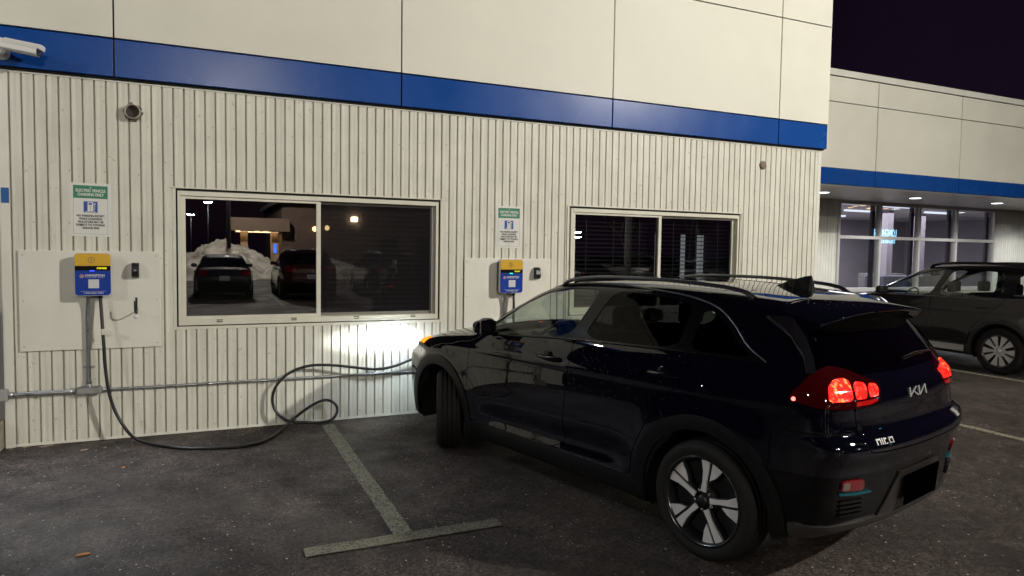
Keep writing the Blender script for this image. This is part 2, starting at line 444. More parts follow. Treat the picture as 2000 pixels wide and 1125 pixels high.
def make_wheel(name, parent, loc, r, rim_r, w, style, side=1, steer=0., n=48, spin=0.):
    """wheel > tyre, rim, spokes...; axle along local y, outer face at +y*side"""
    e = bpy.data.objects.new(name, None); COL.objects.link(e); e.parent = parent; e.location = loc; e.rotation_euler = (0, 0, steer + (0 if side > 0 else math.pi)); e.empty_display_size = .1
    h = w / 2; rr = rim_r
    prof = [(rr - .012, -h + .012), (rr + .005, -h + .004), (rr + .03, -h), (rr + (r - rr) * .55, -h - .006), (r - .022, -h + .008), (r - .007, -h + .028)]
    groove = [-.058, -.020, .020, .058]
    for g in groove:
        g = g * w / .215
        prof += [(r, g - .0065), (r - .008, g - .005), (r - .008, g + .005), (r, g + .0065)]
    prof += [(r - .007, h - .028), (r - .022, h - .008), (rr + (r - rr) * .55, h + .006), (rr + .03, h), (rr + .005, h - .004), (rr - .012, h - .012)]
    tb = MB().lathe(prof, 'y', n)
    tb.build('tyre', mat('tyre_rubber', (.0105, .0097, .009), .7, 0, .25, noise=(40, .3, .1), bump=(300, .25)), e)
    # rim barrel
    MB().lathe([(rr - .002, h - .010), (rr + .006, h - .001), (rr - .004, h - .002), (rr - .016, h - .02), (rr - .03, .0), (rr - .02, -h + .01)], 'y', n).build('rim', mat(style['rim'], *style['rimp']), e)
    MB().lathe([(rr - .03, .02), (.02, .01)], 'y', n).build('brake_disc', mat('brake_dark', (.03, .03, .032), .5, .6), e)  # plain dark grey disc behind the spokes
    ys = h - .018
    face = mat(style['face'], *style['facep']); dark = mat('wheel_black', (.012, .012, .013), .3, 0, .5)
    if style['kind'] == 'twin':      # five spokes, each with a slot and a flared wedge beside it
        R1 = rr + .001
        for k in range(5):
            a = spin + k * 2 * math.pi / 5
            def pol(rad, t, a=a): return (rad * math.cos(a + t), rad * math.sin(a + t))
            bar = [pol(.055, -.30), pol(.11, -.115), pol(.17, -.10), pol(R1, -.165), pol(R1, .075), pol(.17, .095), pol(.11, .115), pol(.055, .30)]
            wedge = [pol(.128, .235), pol(R1 - .0, .145), pol(R1, .26), pol(R1, .38), pol(R1 - .0, .47), pol(.165, .40)]
            back = [pol(.06, -.25), pol(.12, -.15), pol(R1 - .004, -.185), pol(R1 - .004, .48), pol(.16, .42), pol(.11, .26), pol(.06, .30)]
            mb = MB()
            for poly, y0, y1 in ((bar, ys - .012, ys), (wedge, ys - .012, ys - .004)):
                mb.prism([(p[0], p[1]) for p in poly], y0, y1, 'y')
            # bar dips towards the hub
            o = mb.build('spoke', face, e)
            MB().prism([(p[0], p[1]) for p in back], ys - .045, ys - .0135, 'y').build('spoke_pocket', dark, e)
        for k in range(5):
            a = spin + (k + .5) * 2 * math.pi / 5
            MB().lathe([(.0, ys - .012), (.009, ys - .012), (.009, ys - .03)], 'y', 8, (.057 * math.cos(a), 0, .057 * math.sin(a))).build('lug_nut', mat('chrome', (.75, .75, .76), .15, 1.), e)
        MB().lathe([(0, ys + .004), (.026, ys + .003), (.031, ys - .002), (.034, ys - .03), (.075, ys - .034), (.08, ys - .06)], 'y', 24).build('hub_cap', dark, e)
    else:                            # ten straight blades in five pairs
        for k in range(style.get('count', 10)):
            pr = k % 2; c = style.get('count', 10)
            a = spin + (k // 2) * 4 * math.pi / c + (.29 if pr else -.29) * 10 / c
            def pol(rad, t, a=a): return (rad * math.cos(a + t), rad * math.sin(a + t))
            blade = [pol(.05, -.35), pol(.10, -.17), pol(rr, -.215), pol(rr, .215), pol(.10, .17), pol(.05, .35)]
            MB().prism(blade, ys - .022, ys, 'y').build('spoke', face, e)
        MB().lathe([(0, ys + .003), (.028, ys + .002), (.033, ys - .004), (.07, ys - .006), (.075, ys - .04)], 'y', 20).build('hub_cap', face, e)
    return e

def make_car(S, D, root, cell, M_, detail=2):
    """cuts the shape's surface into panels"""
    P, Q = S.mesh(cell); N = S.normal(P)
    x, y, z = P.T; ay = np.abs(y); ny = np.abs(N[:, 1])
    gt, gs, gr, gf = S.g_top(x, y, z), S.g_side(x, y, z), S.g_rear(x, y, z), S.g_front(x, y, z)
    base = (P, Q); gap = D.get('gap', .0028); wb = S.wb
    sidef = (ny - .38) * .3
    reg = {}
    # wheel openings
    ro, rc = D['arch_r'], D['clad_r']
    rw = np.minimum(np.hypot(x - 0, z - S.wz), np.hypot(x - wb, z - S.wz))
    sq = np.where(np.hypot(x, z) < np.hypot(x - wb, z), np.abs(x), np.abs(x - wb))
    hole = np.minimum(np.where(z < S.wz, ro - sq, ro - rw), ay - .45)
    arch = np.minimum(np.where(z < S.wz, rc - sq, rc - rw), sidef)
    open_ = -hole
    glass = np.full(len(P), -1.)
    for g in D['glass']: glass = np.maximum(glass, sd_poly(x, z, smooth_poly(g, 2)))
    glass = np.minimum(glass, sidef)
    dlo = np.minimum(sd_poly(x, z, smooth_poly(D['dlo'], 2)), sidef)
    ws0, ws1 = D['windshield']
    wsf = np.minimum.reduce([(ws0 - .17 * y * y) - x, x - (ws1 - .06 * y * y), gt - gs - .035, gt - gf])
    rg = sd_poly(ay, z, D['rear_glass']); rgf = np.minimum(rg, np.minimum(gr - gs - .02, .6 - x))
    if 'backlight' in D:
        b0, b1 = D['backlight']; rgf = np.minimum.reduce([x - b0 - .10 * y * y, b1 + .04 * y * y - x, gt - gs - .035])
    tg = np.minimum(sd_poly(ay, z, smooth_poly([(-1.5, D['tg_bot'])] + D['tailgate'] + [(-1.5, D['tailgate'][-1][1])], 1)), (gr - np.maximum(gs, gt) + .012)); tg = np.minimum(tg, .3 - x)
    hx0, hx1, hy0, hy1 = D['hood']
    hy = hy0 + (hy1 - hy0) * np.clip((x - hx0) / (hx1 - hx0), 0, 1)
    hood = np.minimum.reduce([x - (hx0 - .17 * y * y), (hx1 - .30 * y * y) - x, hy - ay, N[:, 2] * .3 - .08])
    doors = [np.minimum(sd_poly(x, z, smooth_poly(p, 1)), sidef) for p in D['doors']]
    u = ay + np.maximum(x - D['tail_x'], -.2)
    tail = np.minimum(sd_poly(u, z, smooth_poly(D['tail'], 1)), .25 - x) if 'tail' in D else np.full(len(P), -1.)
    head = np.minimum(sd_poly(x - D.get('head_k', .0) * (ay - .8), z, smooth_poly(D['head'], 1)), np.minimum(np.minimum(x - wb, ay - .42), gs - gt + .06))
    sill = D['sill'] - z
    rb = np.minimum.reduce([D['rb_x'] - x, D['rb_z'] - z])
    fbm = np.minimum.reduce([x - D['fb_x'], D['fb_z'] - z])
    low = sill
    rbi = np.minimum(D['rbi_z'] - z, D['rb_x'] - x)         # dark lower rear bumper
    fbi = np.minimum(D['fbi_z'] - z, x - D['fb_x'])
    clad = np.maximum(arch, np.minimum(sill, np.minimum(x - D['rb_x'], D['fb_x'] - x)))
    mk = lambda n, d, m, **k: car_panel(n, S, base, d, m, root, **k)
    notg = -np.maximum.reduce([dlo, glass])
    out = {}
    # trims and glass
    for sgn in (1, -1): mk('cladding', np.minimum.reduce([clad, open_, sgn * y - .3]), M_['clad'], off=.009, thick=.03)
    for i, g in enumerate(D['glass']):
        gi = np.minimum(sd_poly(x, z, smooth_poly(g, 2)), sidef)
        for sgn in (1, -1):
            mk('side_window', np.minimum(gi, sgn * y - .2), M_['glass_f'] if i == 0 else M_['glass_r'], off=-.004, rim=False)
    for sgn in (1, -1): mk('window_surround', np.minimum.reduce([dlo, -glass, sgn * y - .2]), M_['trim'], off=-.001, thick=.01)
    mk('windshield', wsf - gap, M_['glass_f'], off=-.002, rim=False)
    mk('rear_window', rgf, M_['glass_b'], off=-.001, rim=False)
    # painted panels
    notlow = np.minimum(-clad, open_)
    if 'tail' in D:
        for sgn in (1, -1): mk('tail_light', np.minimum(tail, sgn * y), M_['tail'], off=.004, thick=.03)
    for sgn in (1, -1): mk('headlight', np.minimum(head, sgn * y), M_['head'], off=.002, thick=.03)
    nl = np.minimum(-tail, -head) - gap
    for d in doors:
        for sgn in (1, -1):
            mk('door', np.minimum.reduce([d - gap, -dlo, notlow, sgn * y]), M_['paint'])
    alld = np.maximum.reduce(doors)
    mk('hood', np.minimum.reduce([hood - gap, nl, -wsf - gap]), M_['paint'])
    tgb = np.minimum.reduce([tg - gap, -rgf, -tail - gap])
    mk('tailgate', tgb, M_['paint'])
    rbp = np.minimum.reduce([rb - gap, -tg - gap, nl, notlow])
    mk('rear_bumper', np.minimum.reduce([rbp, -rbi - .001]), M_['paint'])
    mk('rear_bumper_lower', np.minimum.reduce([rbp, rbi]), M_['insert'], off=-.004)
    fbp = np.minimum.reduce([fbm - gap, -hood - gap, nl, notlow])
    mk('front_bumper', np.minimum.reduce([fbp, -fbi]), M_['paint'])
    mk('front_bumper_lower', np.minimum.reduce([fbp, fbi]), M_['insert'], off=-.004)
    body = np.minimum.reduce([-alld - gap, -hood - gap, -tg - gap, -rb - gap, -fbm - gap, nl, notlow, -dlo, -wsf - gap, -rgf])
    mk('body_shell', body, M_['paint'])
    # dark structure seen through the gaps, and the floor
    inner = np.minimum.reduce([-glass - .02, -wsf - .03, -rgf - .02, open_])
    car_panel('inner_frame', S, base, inner, M_['inner'], root, off=-.016, rim=False)
    # wheel wells
    for wx in (0., wb):
        for sgn in (1, -1):
            n = 20; pts = [(ro + .004) * np.array((math.cos(a), math.sin(a))) for a in np.linspace(-.35, math.pi + .35, n)]
            mb = MB(); v = [(wx + p[0], sgn * .40, S.wz + p[1]) for p in pts] + [(wx + p[0], sgn * (S.half_width(np.array(wx + p[0] * .98), np.array(max(S.wz + p[1], .25))) - .02), S.wz + p[1]) for p in pts]
            mb.add(v, [(i, i + 1, n + i + 1, n + i) for i in range(n - 1)], True)
            mb.add(v[:n] , [tuple(range(n))])
            mb.build('wheel_well', M_['inner'], root, fix=False)
    out.update(base=base, P=P, N=N, x=x, y=y, z=z, ay=ay, u=u, gr=gr, gs=gs, gt=gt, tail=tail, head=head, root=root, S=S, tg=tg)
    return out
# ---------------------------------------------------------------- ground
def asphalt():
    m = bpy.data.materials.new('asphalt'); m.use_nodes = True; nt = m.node_tree; b = nt.nodes['Principled BSDF']; N = nt.nodes.new; L = nt.links.new
    geo = N('ShaderNodeNewGeometry')
    def noise(s, d=5, r=.6):
        n = N('ShaderNodeTexNoise'); n.inputs['Scale'].default_value = s; n.inputs['Detail'].default_value = d; n.inputs['Roughness'].default_value = r
        L(geo.outputs['Position'], n.inputs['Vector']); return n.outputs[0]
    def rng(v, a, b_, c, d):
        r = N('ShaderNodeMapRange'); r.inputs[1].default_value = a; r.inputs[2].default_value = b_; r.inputs[3].default_value = c; r.inputs[4].default_value = d; L(v, r.inputs[0]); return r.outputs[0]
    def mul(a, c):
        k = N('ShaderNodeMath'); k.operation = 'MULTIPLY'; L(a, k.inputs[0])
        if isinstance(c, float): k.inputs[1].default_value = c
        else: L(c, k.inputs[1])
        return k.outputs[0]
    big = rng(noise(.55, 6), .35, .66, .42, 1.6); mid = rng(noise(4.5, 7, .72), .35, .65, .55, 1.45)
    vo = N('ShaderNodeTexVoronoi'); vo.inputs['Scale'].default_value = 72; L(geo.outputs['Position'], vo.inputs['Vector'])
    sep = N('ShaderNodeSeparateColor'); L(vo.outputs['Color'], sep.inputs[0])
    st = rng(sep.outputs[0], 0, 1, .25, 1.8)
    tone = mul(mul(big, mid), st)
    cr = N('ShaderNodeMixRGB'); cr.blend_type = 'MULTIPLY'; cr.inputs[0].default_value = 1; cr.inputs[1].default_value = (.0385, .0292, .0250, 1); L(tone, cr.inputs[2])
    # dried road salt: blotches made of fine grains
    v2 = N('ShaderNodeTexVoronoi'); v2.inputs['Scale'].default_value = 60; L(geo.outputs['Position'], v2.inputs['Vector'])
    grain = rng(v2.outputs['Distance'], .10, .24, 1, 0); blot = rng(noise(11, 4, .7), .50, .62, 0, 1); blot2 = rng(noise(1.1, 3), .38, .58, .12, 1)
    salt = mul(mul(grain, blot), blot2)
    v3 = N('ShaderNodeTexVoronoi'); v3.inputs['Scale'].default_value = 26; L(geo.outputs['Position'], v3.inputs['Vector'])
    s3 = N('ShaderNodeSeparateColor'); L(v3.outputs['Color'], s3.inputs[0])
    crumb = mul(rng(v3.outputs['Distance'], .10, .18, 1, 0), rng(s3.outputs[1], .84, .88, 0, 1))
    mx = N('ShaderNodeMath'); mx.operation = 'MAXIMUM'; L(salt, mx.inputs[0]); L(crumb, mx.inputs[1])
    mi = N('ShaderNodeMixRGB'); L(mul(mx.outputs[0], .95), mi.inputs[0]); L(cr.outputs[0], mi.inputs[1]); mi.inputs[2].default_value = (.62, .54, .52, 1)
    L(mi.outputs[0], b.inputs['Base Color'])
    L(rng(noise(.8, 5), .40, .62, .42, .9), b.inputs['Roughness']); b.inputs['Specular IOR Level'].default_value = .4
    bp = N('ShaderNodeBump'); bp.inputs['Strength'].default_value = .9; bp.inputs['Distance'].default_value = .006
    ad = N('ShaderNodeMath'); ad.operation = 'ADD'; L(sep.outputs[1], ad.inputs[0]); L(noise(160, 3), ad.inputs[1]); L(ad.outputs[0], bp.inputs['Height']); L(bp.outputs[0], b.inputs['Normal'])
    return m
n = 40; mb = MB(); xs = np.linspace(-150, 190, n); ys = np.linspace(-200, 140, n)
g = MB().add([(-200, -220, 0), (240, -220, 0), (240, 160, 0), (-200, 160, 0)], [(0, 1, 2, 3)]).build('asphalt_lot', asphalt()); tag(g, kind='structure')

def paint_line(nm, k):
    m = mat(nm, (.36, .35, .24), .7); nt = m.node_tree; b = nt.nodes['Principled BSDF']; N = nt.nodes.new; L = nt.links.new
    geo = N('ShaderNodeNewGeometry'); vo = N('ShaderNodeTexVoronoi'); vo.inputs['Scale'].default_value = 120; L(geo.outputs['Position'], vo.inputs['Vector'])
    sp = N('ShaderNodeSeparateColor'); L(vo.outputs['Color'], sp.inputs[0])
    no = N('ShaderNodeTexNoise'); no.inputs['Scale'].default_value = 7; no.inputs['Detail'].default_value = 6; L(geo.outputs['Position'], no.inputs['Vector'])
    ad = N('ShaderNodeMath'); ad.operation = 'MULTIPLY_ADD'; ad.inputs[1].default_value = .9; L(no.outputs[0], ad.inputs[0]); L(sp.outputs[0], ad.inputs[2])
    cr = N('ShaderNodeValToRGB'); cr.color_ramp.elements[0].position = .66; cr.color_ramp.elements[1].position = .98
    cr.color_ramp.elements[0].color = (.045, .038, .033, 1); cr.color_ramp.elements[1].color = (.25 * k, .24 * k, .17 * k, 1)
    L(ad.outputs[0], cr.inputs[0]); L(cr.outputs[0], b.inputs['Base Color'])
    bp = N('ShaderNodeBump'); bp.inputs['Strength'].default_value = .5; bp.inputs['Distance'].default_value = .004; L(sp.outputs[1], bp.inputs['Height']); L(bp.outputs[0], b.inputs['Normal'])
    return m
PL = paint_line('worn_line_paint', 1.); PL2 = paint_line('faded_line_paint', .62)
def stripe(x0, y0, x1, y1, z=.004):
    # slightly ragged edges
    nx = max(1, int(abs(x1 - x0) / .05)); ny = max(1, int(abs(y1 - y0) / .05)); rnd = random.Random(int((x0 + 3) * 977 + y0 * 31)); j = lambda: rnd.uniform(-.003, .003)
    if x1 - x0 < y1 - y0:
        v = []; 
        for i in range(ny + 1):
            yy = y0 + (y1 - y0) * i / ny; v += [(x0 + j(), yy, z), (x1 + j(), yy, z)]
        f = [(2 * i, 2 * i + 1, 2 * i + 3, 2 * i + 2) for i in range(ny)]
    else:
        v = []
        for i in range(nx + 1):
            xx = x0 + (x1 - x0) * i / nx; v += [(xx, y0 + j(), z), (xx, y1 + j(), z)]
        f = [(2 * i, 2 * i + 2, 2 * i + 3, 2 * i + 1) for i in range(nx)]
    return v, f
def line_obj(label, parts):
    mb = MB()
    for k, p in enumerate(parts): tag(MB().add(*stripe(*p, z=.004 + .004 * k)).build('parking_line', PL if k == 0 else PL2, fix=False), kind='structure')
line_obj('', [(2.572, -2.985, 2.690, -.16), (2.048, -3.078, 3.235, -2.958)])
line_obj('', [(8.56, -3.40, 8.665, -.1), (8.0, -3.52, 9.2, -3.402)])
line_obj('', [(11.91, -6.4, 12.015, .6)])
line_obj('', [(15.3, -6.4, 15.4, .6)])
for i in range(9): line_obj('', [(.75 + 2.9 * i, -19.5, .85 + 2.9 * i, -14.4)])

# ---------------------------------------------------------------- the building with the chargers
PITCH_R = .0865
cream = mat('cream_steel_siding', (.66, .65, .57), .45, 0, .3, noise=(3.5, .08, .06), bump=(4.5, .16, 2))
def dirt_siding():
    m = cream; nt = m.node_tree; b = nt.nodes['Principled BSDF']; N = nt.nodes.new; L = nt.links.new
    geo = N('ShaderNodeNewGeometry'); mp = N('ShaderNodeMapping'); mp.inputs['Scale'].default_value = (9, 9, .35); L(geo.outputs['Position'], mp.inputs[0])
    no = N('ShaderNodeTexNoise'); no.inputs['Scale'].default_value = 3; no.inputs['Detail'].default_value = 7; L(mp.outputs[0], no.inputs['Vector'])
    src = b.inputs['Base Color'].links[0].from_socket
    r = N('ShaderNodeMapRange'); r.inputs[1].default_value = .35; r.inputs[2].default_value = .75; r.inputs[3].default_value = 1.03; r.inputs[4].default_value = .84; L(no.outputs[0], r.inputs[0])
    # splash grime: speckle of mud with its own shape near the ground
    n2 = N('ShaderNodeTexNoise'); n2.inputs['Scale'].default_value = 26; n2.inputs['Detail'].default_value = 8; L(geo.outputs['Position'], n2.inputs['Vector'])
    r2 = N('ShaderNodeMapRange'); r2.inputs[1].default_value = .66; r2.inputs[2].default_value = .72; r2.inputs[3].default_value = 1; r2.inputs[4].default_value = .72; L(n2.outputs[0], r2.inputs[0])
    k = N('ShaderNodeMath'); k.operation = 'MULTIPLY'; L(r.outputs[0], k.inputs[0]); L(r2.outputs[0], k.inputs[1])
    mx = N('ShaderNodeMixRGB'); mx.blend_type = 'MULTIPLY'; mx.inputs[0].default_value = 1; L(src, mx.inputs[1]); L(k.outputs[0], mx.inputs[2]); L(mx.outputs[0], b.inputs['Base Color'])
dirt_siding()
fascia_w = mat('fascia_cream_panel', (.68, .67, .585), .52, 0, .25, noise=(1.3, .07, .08), bump=(1.6, .10, 1))
fascia_b = mat('fascia_blue_panel', (.004, .056, .27), .26, 0, .22, noise=(1.7, .06, .04), bump=(1.2, .05, 1))
dark = mat('dark_joint', (.012, .011, .010), .8)
trimw = mat('cream_trim', (.68, .675, .605), .4, noise=(5, .06, .05))
vinyl = mat('window_frame_almond', (.62, .605, .51), .38, noise=(6, .08, .05))

def corrugated(x0, x1, z0, z1, y=0., phase=.183, proud=.0, depth=.026, pitch=PITCH_R):
    """steel sheet: wide raised pans with narrow grooves"""
    prof = [(0., 0), (.0055, depth), (.010, depth), (.017, 0.)]   # groove
    xs = []
    k0 = int(math.floor((x0 - phase) / pitch)) - 1; k1 = int(math.ceil((x1 - phase) / pitch)) + 1
    pts = []
    for k in range(k0, k1 + 1):
        b = phase + k * pitch - .009
        pts += [(b + dx, dy) for dx, dy in prof] + [(b + .033, .0), (b + .036, .0012), (b + .054, .0012), (b + .057, 0)]
    P = [p for p in pts if x0 < p[0] < x1]
    def yat(x):
        for a, c in zip(pts, pts[1:]):
            if a[0] <= x <= c[0]: return a[1] + (c[1] - a[1]) * (x - a[0]) / max(c[0] - a[0], 1e-9)
        return 0
    P = [(x0, yat(x0))] + P + [(x1, yat(x1))]
    v = [(px, y - proud - .016 + dy, zz) for zz in (z0, z1) for px, dy in P]; n = len(P)
    return MB().add(v, [(i, i + 1, n + i + 1, n + i) for i in range(n - 1)])

BLD = thing('dealership_building', 'cream building with ribbed metal siding, blue band and two sliding windows', 'building', (0, 0, 0))
def siding(x0, x1, z0, z1, par=BLD, y=0., phase=.183):
    w = 11 * PITCH_R; x = x0; i = 0
    while x < x1 - .01:
        k = math.floor((x - phase + .012) / w + 1e-6) + 1; e = min(x1, phase + k * w - .012)
        if x1 - e < .12: e = x1
        corrugated(x, e, z0, z1, y, phase, .0006 * (int(k) % 2)).build('siding_panel', cream, par, fix=False); x = e
siding(.085, 1.290, .022, 3.127); siding(1.290, 3.830, .022, .955); siding(1.290, 3.830, 2.232, 3.127)
siding(3.830, 5.305, .022, 3.127); siding(5.305, 7.860, .022, .955); siding(5.305, 7.860, 2.232, 3.127); siding(7.860, 9.15, .022, 3.127)
MB().box((.02, -.020, -.01), (.086, .05, 3.127), .002).build('corner_trim', trimw, BLD)
MB().box((9.149, -.020, 0), (9.205, 3.0, 3.127), .002).build('corner_trim', trimw, BLD)
MB().box((.086, -.019, .004), (9.149, .03, .026)).build('base_trim', trimw, BLD)
MB().box((.086, -.008, -.02), (9.149, .04, .0035)).build('sill_plate', mat('rusty_base', (.10, .055, .03), .9, noise=(20, .5, .1)), BLD)
MB().box((0.0, -.024, 3.116), (9.2, .0, 3.134), .003).build('drip_trim', trimw, BLD)
# grit and leaf crumbs blown against the foot of the wall: nobody could count them
mb = MB(); rnd = random.Random(21)
for k in range(900):
    gx = rnd.uniform(.03, 9.1); gy = -.025 - abs(rnd.gauss(0, .06)); q = rnd.uniform(.003, .011) * (1.7 if rnd.random() < .08 else 1)
    a = rnd.uniform(0, 6.28); v = [(gx + q * math.cos(a + j * 2.1 + rnd.uniform(-.3, .3)) * rnd.uniform(.6, 1.2), gy + q * math.sin(a + j * 2.1) * rnd.uniform(.6, 1.2), -.001) for j in range(3)] + [(gx + rnd.uniform(-.3, .3) * q, gy + rnd.uniform(-.3, .3) * q, q * rnd.uniform(.5, .9))]
    mb.add(v, [(0, 1, 3), (1, 2, 3), (2, 0, 3)])
tag(mb.build('wall_foot_grit', mat('grit', (.17, .14, .11), .9, noise=(35, .7, .05))), 'loose grit and leaf crumbs along the foot of the siding', 'grit', kind='stuff')
# wall core with two openings
core = mat('wall_core', (.05, .05, .05), .9)
for a, b in (((.03, .03, 0), (1.33, .14, 3.13)), ((1.33, .03, 0), (3.79, .14, .98)), ((1.33, .03, 2.21), (3.79, .14, 3.13)), ((3.79, .03, 0), (5.345, .14, 3.13)), ((5.345, .03, 0), (7.82, .14, .98)), ((5.345, .03, 2.21), (7.82, .14, 3.13)), ((7.82, .03, 0), (9.149, .14, 3.13))):
    MB().box(a, b).build('wall_core', core, BLD)
# fascia
seams = [-1.62, .86, 3.366, 5.84, 8.36, 9.225]
for a, b in zip(seams, seams[1:]):
    g_ = .007
    for z0, z1, m in ((3.150, 3.463, fascia_b), (3.477, 4.752, fascia_w), (4.766, 5.27, fascia_w)):
        MB().box((a + g_, -.085, z0), (b - (g_ if b < 9 else 0), -.045, z1), .003).build('fascia_panel', m, BLD)
MB().box((-1.62, -.050, 3.136), (9.219, 3.05, 5.30)).build('fascia_backing', dark, BLD)
for a, b in zip([-1.64, -.5, 2.5, 5.5], [-.5, 2.5, 5.5, 9.24]):
    if b > a: MB().box((a + .002, -.10, 5.28), (b - .002, .3, 5.42), .004).build('coping', trimw, BLD)
MB().box((9.222, -.084, 3.16), (9.236, 3.08, 5.27)).build('fascia_return', fascia_w, BLD)
# siding screws: too small to pick apart, one part
mb = MB(); rnd = random.Random(4)
for k in range(104):
    xx = .183 + k * PITCH_R - .020
    if k % 3 == 1:
        for zz in (2.78, 2.33, .48, .12):
            if rnd.random() < .45: continue
            mb.lathe([(0, -.007), (.004, -.006), (.006, 0)], 'y', 6, (xx + rnd.uniform(-.004, .004), -.0165, zz + rnd.uniform(-.02, .02)))
        if xx < 1.25 or 3.86 < xx < 5.25 or xx > 7.9: mb.lathe([(0, -.007), (.004, -.006), (.006, 0)], 'y', 6, (xx, -.0165, 1.92 + rnd.uniform(-.03, .03)))
tag(mb.build('siding_screws', mat('screw_grey', (.34, .33, .30), .5, .2), BLD), kind='stuff')

glass_w = glass_mat('window_glass', (.66, .70, .68), .34, 0., (1.1, .035))
screenm = bpy.data.materials.new('insect_screen'); screenm.use_nodes = True
_nt = screenm.node_tree; _nt.nodes.clear(); _o = _nt.nodes.new('ShaderNodeOutputMaterial'); _m = _nt.nodes.new('ShaderNodeMixShader'); _t = _nt.nodes.new('ShaderNodeBsdfTransparent'); _d = _nt.nodes.new('ShaderNodeBsdfDiffuse')
_d.inputs[0].default_value = (.022, .020, .022, 1); _m.inputs[0].default_value = .45; _nt.links.new(_t.outputs[0], _m.inputs[1]); _nt.links.new(_d.outputs[0], _m.inputs[2]); _nt.links.new(_m.outputs[0], _o.inputs[0])
def window(x0, screen):
    """sliding window; x0 = outer trim left; 2.54 m wide"""
    w = bpy.data.objects.new('sliding_window', None); COL.objects.link(w); w.parent = BLD; w.location = (x0, 0, 0)
    B = lambda n, a, b, m=vinyl, bev=.003: MB().box(a, b, bev).build(n, m, w)
    W_ = 2.54; z0, z1 = .952, 2.236
    # thin outer trim, dark caulk line, then the frame
    B('outer_trim', (0, -.020, z0), (.030, .03, z1)); B('outer_trim', (W_ - .022, -.020, z0), (W_, .03, z1)); B('outer_trim', (.030, -.020, z0), (W_ - .022, .03, z0 + .030)); B('outer_trim', (-.012, -.026, z1 - .004), (W_ + .012, .03, z1 + .010))
    B('joint', (.030, -.004, z0 + .030), (.044, .04, z1 - .004), dark, 0); B('joint', (W_ - .046, -.002, z0 + .03), (W_ - .022, .04, z1 - .004), dark, 0)
    B('joint', (.044, -.003, z1 - .026), (W_ - .046, .04, z1 - .004), dark, 0); B('joint', (.044, -.004, z0 + .030), (W_ - .046, .04, z0 + .040), dark, 0)
    B('frame', (.044, -.030, z0 + .040), (.066, .06, z1 - .026)); B('frame', (W_ - .074, -.030, z0 + .040), (W_ - .046, .06, z1 - .026))
    B('frame', (.066, -.032, z1 - .068), (W_ - .074, .06, z1 - .026)); B('sill', (.044, -.036, z0 + .041), (W_ - .046, .06, z0 + .056)); B('sill', (.066, -.028, z0 + .056), (W_ - .074, .06, z0 + .094))
    for fx in (.36, 1.02, 1.62, 2.20):
        for dz in (.064, .080): B('weep_slot', (fx, -.0295, z0 + dz), (fx + .052, -.025, z0 + dz + .008), mat('slot_black', (.004, .004, .004), .9), 0)
    # left sash in the outer track, right sash behind it
    zs0, zs1 = z0 + .094, z1 - .068
    def sash(a, b, y, nm):
        s_ = .042
        B(nm, (a, y, zs0), (a + s_, y + .03, zs1)); B(nm, (b - s_, y, zs0), (b, y + .03, zs1)); B(nm, (a + s_, y, zs0), (b - s_, y + .03, zs0 + .030)); B(nm, (a + s_, y, zs1 - .026), (b - s_, y + .03, zs1))
        MB().add([(a + s_, y + .014, zs0 + .03), (b - s_, y + .014, zs0 + .03), (b - s_, y + .014, zs1 - .026), (a + s_, y + .014, zs1 - .026)], [(0, 1, 2, 3)]).build('pane', glass_w, w, fix=False)
    sash(.066, 1.300, -.016, 'sash'); sash(1.262, W_ - .074, .024, 'sash')
    if screen:
        MB().add([(1.30, .004, zs0 + .006), (W_ - .10, .004, zs0 + .006), (W_ - .10, .004, zs1 - .006), (1.30, .004, zs1 - .006)], [(0, 1, 2, 3)]).build('insect_screen', screenm, w, fix=False)
        B('screen_bar', (W_ - .112, .000, zs0), (W_ - .092, .010, zs1), mat('screen_frame', (.25, .24, .23), .5)); 
    B('reveal', (.03, .06, z0), (.07, .14, z1), core, 0); B('reveal', (W_ - .07, .06, z0), (W_ - .03, .14, z1), core, 0)
    return w
window(1.290, True); window(5.312, False)

# rooms behind the windows
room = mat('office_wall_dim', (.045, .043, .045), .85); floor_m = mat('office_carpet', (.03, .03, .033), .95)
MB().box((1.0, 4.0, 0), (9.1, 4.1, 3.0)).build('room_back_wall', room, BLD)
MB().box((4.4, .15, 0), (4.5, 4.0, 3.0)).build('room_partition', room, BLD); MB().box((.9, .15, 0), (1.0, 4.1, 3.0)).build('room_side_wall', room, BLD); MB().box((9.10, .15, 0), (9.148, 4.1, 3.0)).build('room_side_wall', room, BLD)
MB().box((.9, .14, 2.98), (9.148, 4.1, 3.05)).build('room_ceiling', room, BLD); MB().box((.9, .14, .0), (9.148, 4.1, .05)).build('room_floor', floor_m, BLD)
lit = emis('lit_room_beyond', (.93, .95, 1.), .30)
for a, b in ((8.66, 8.80), (9.02, 9.07),): pass
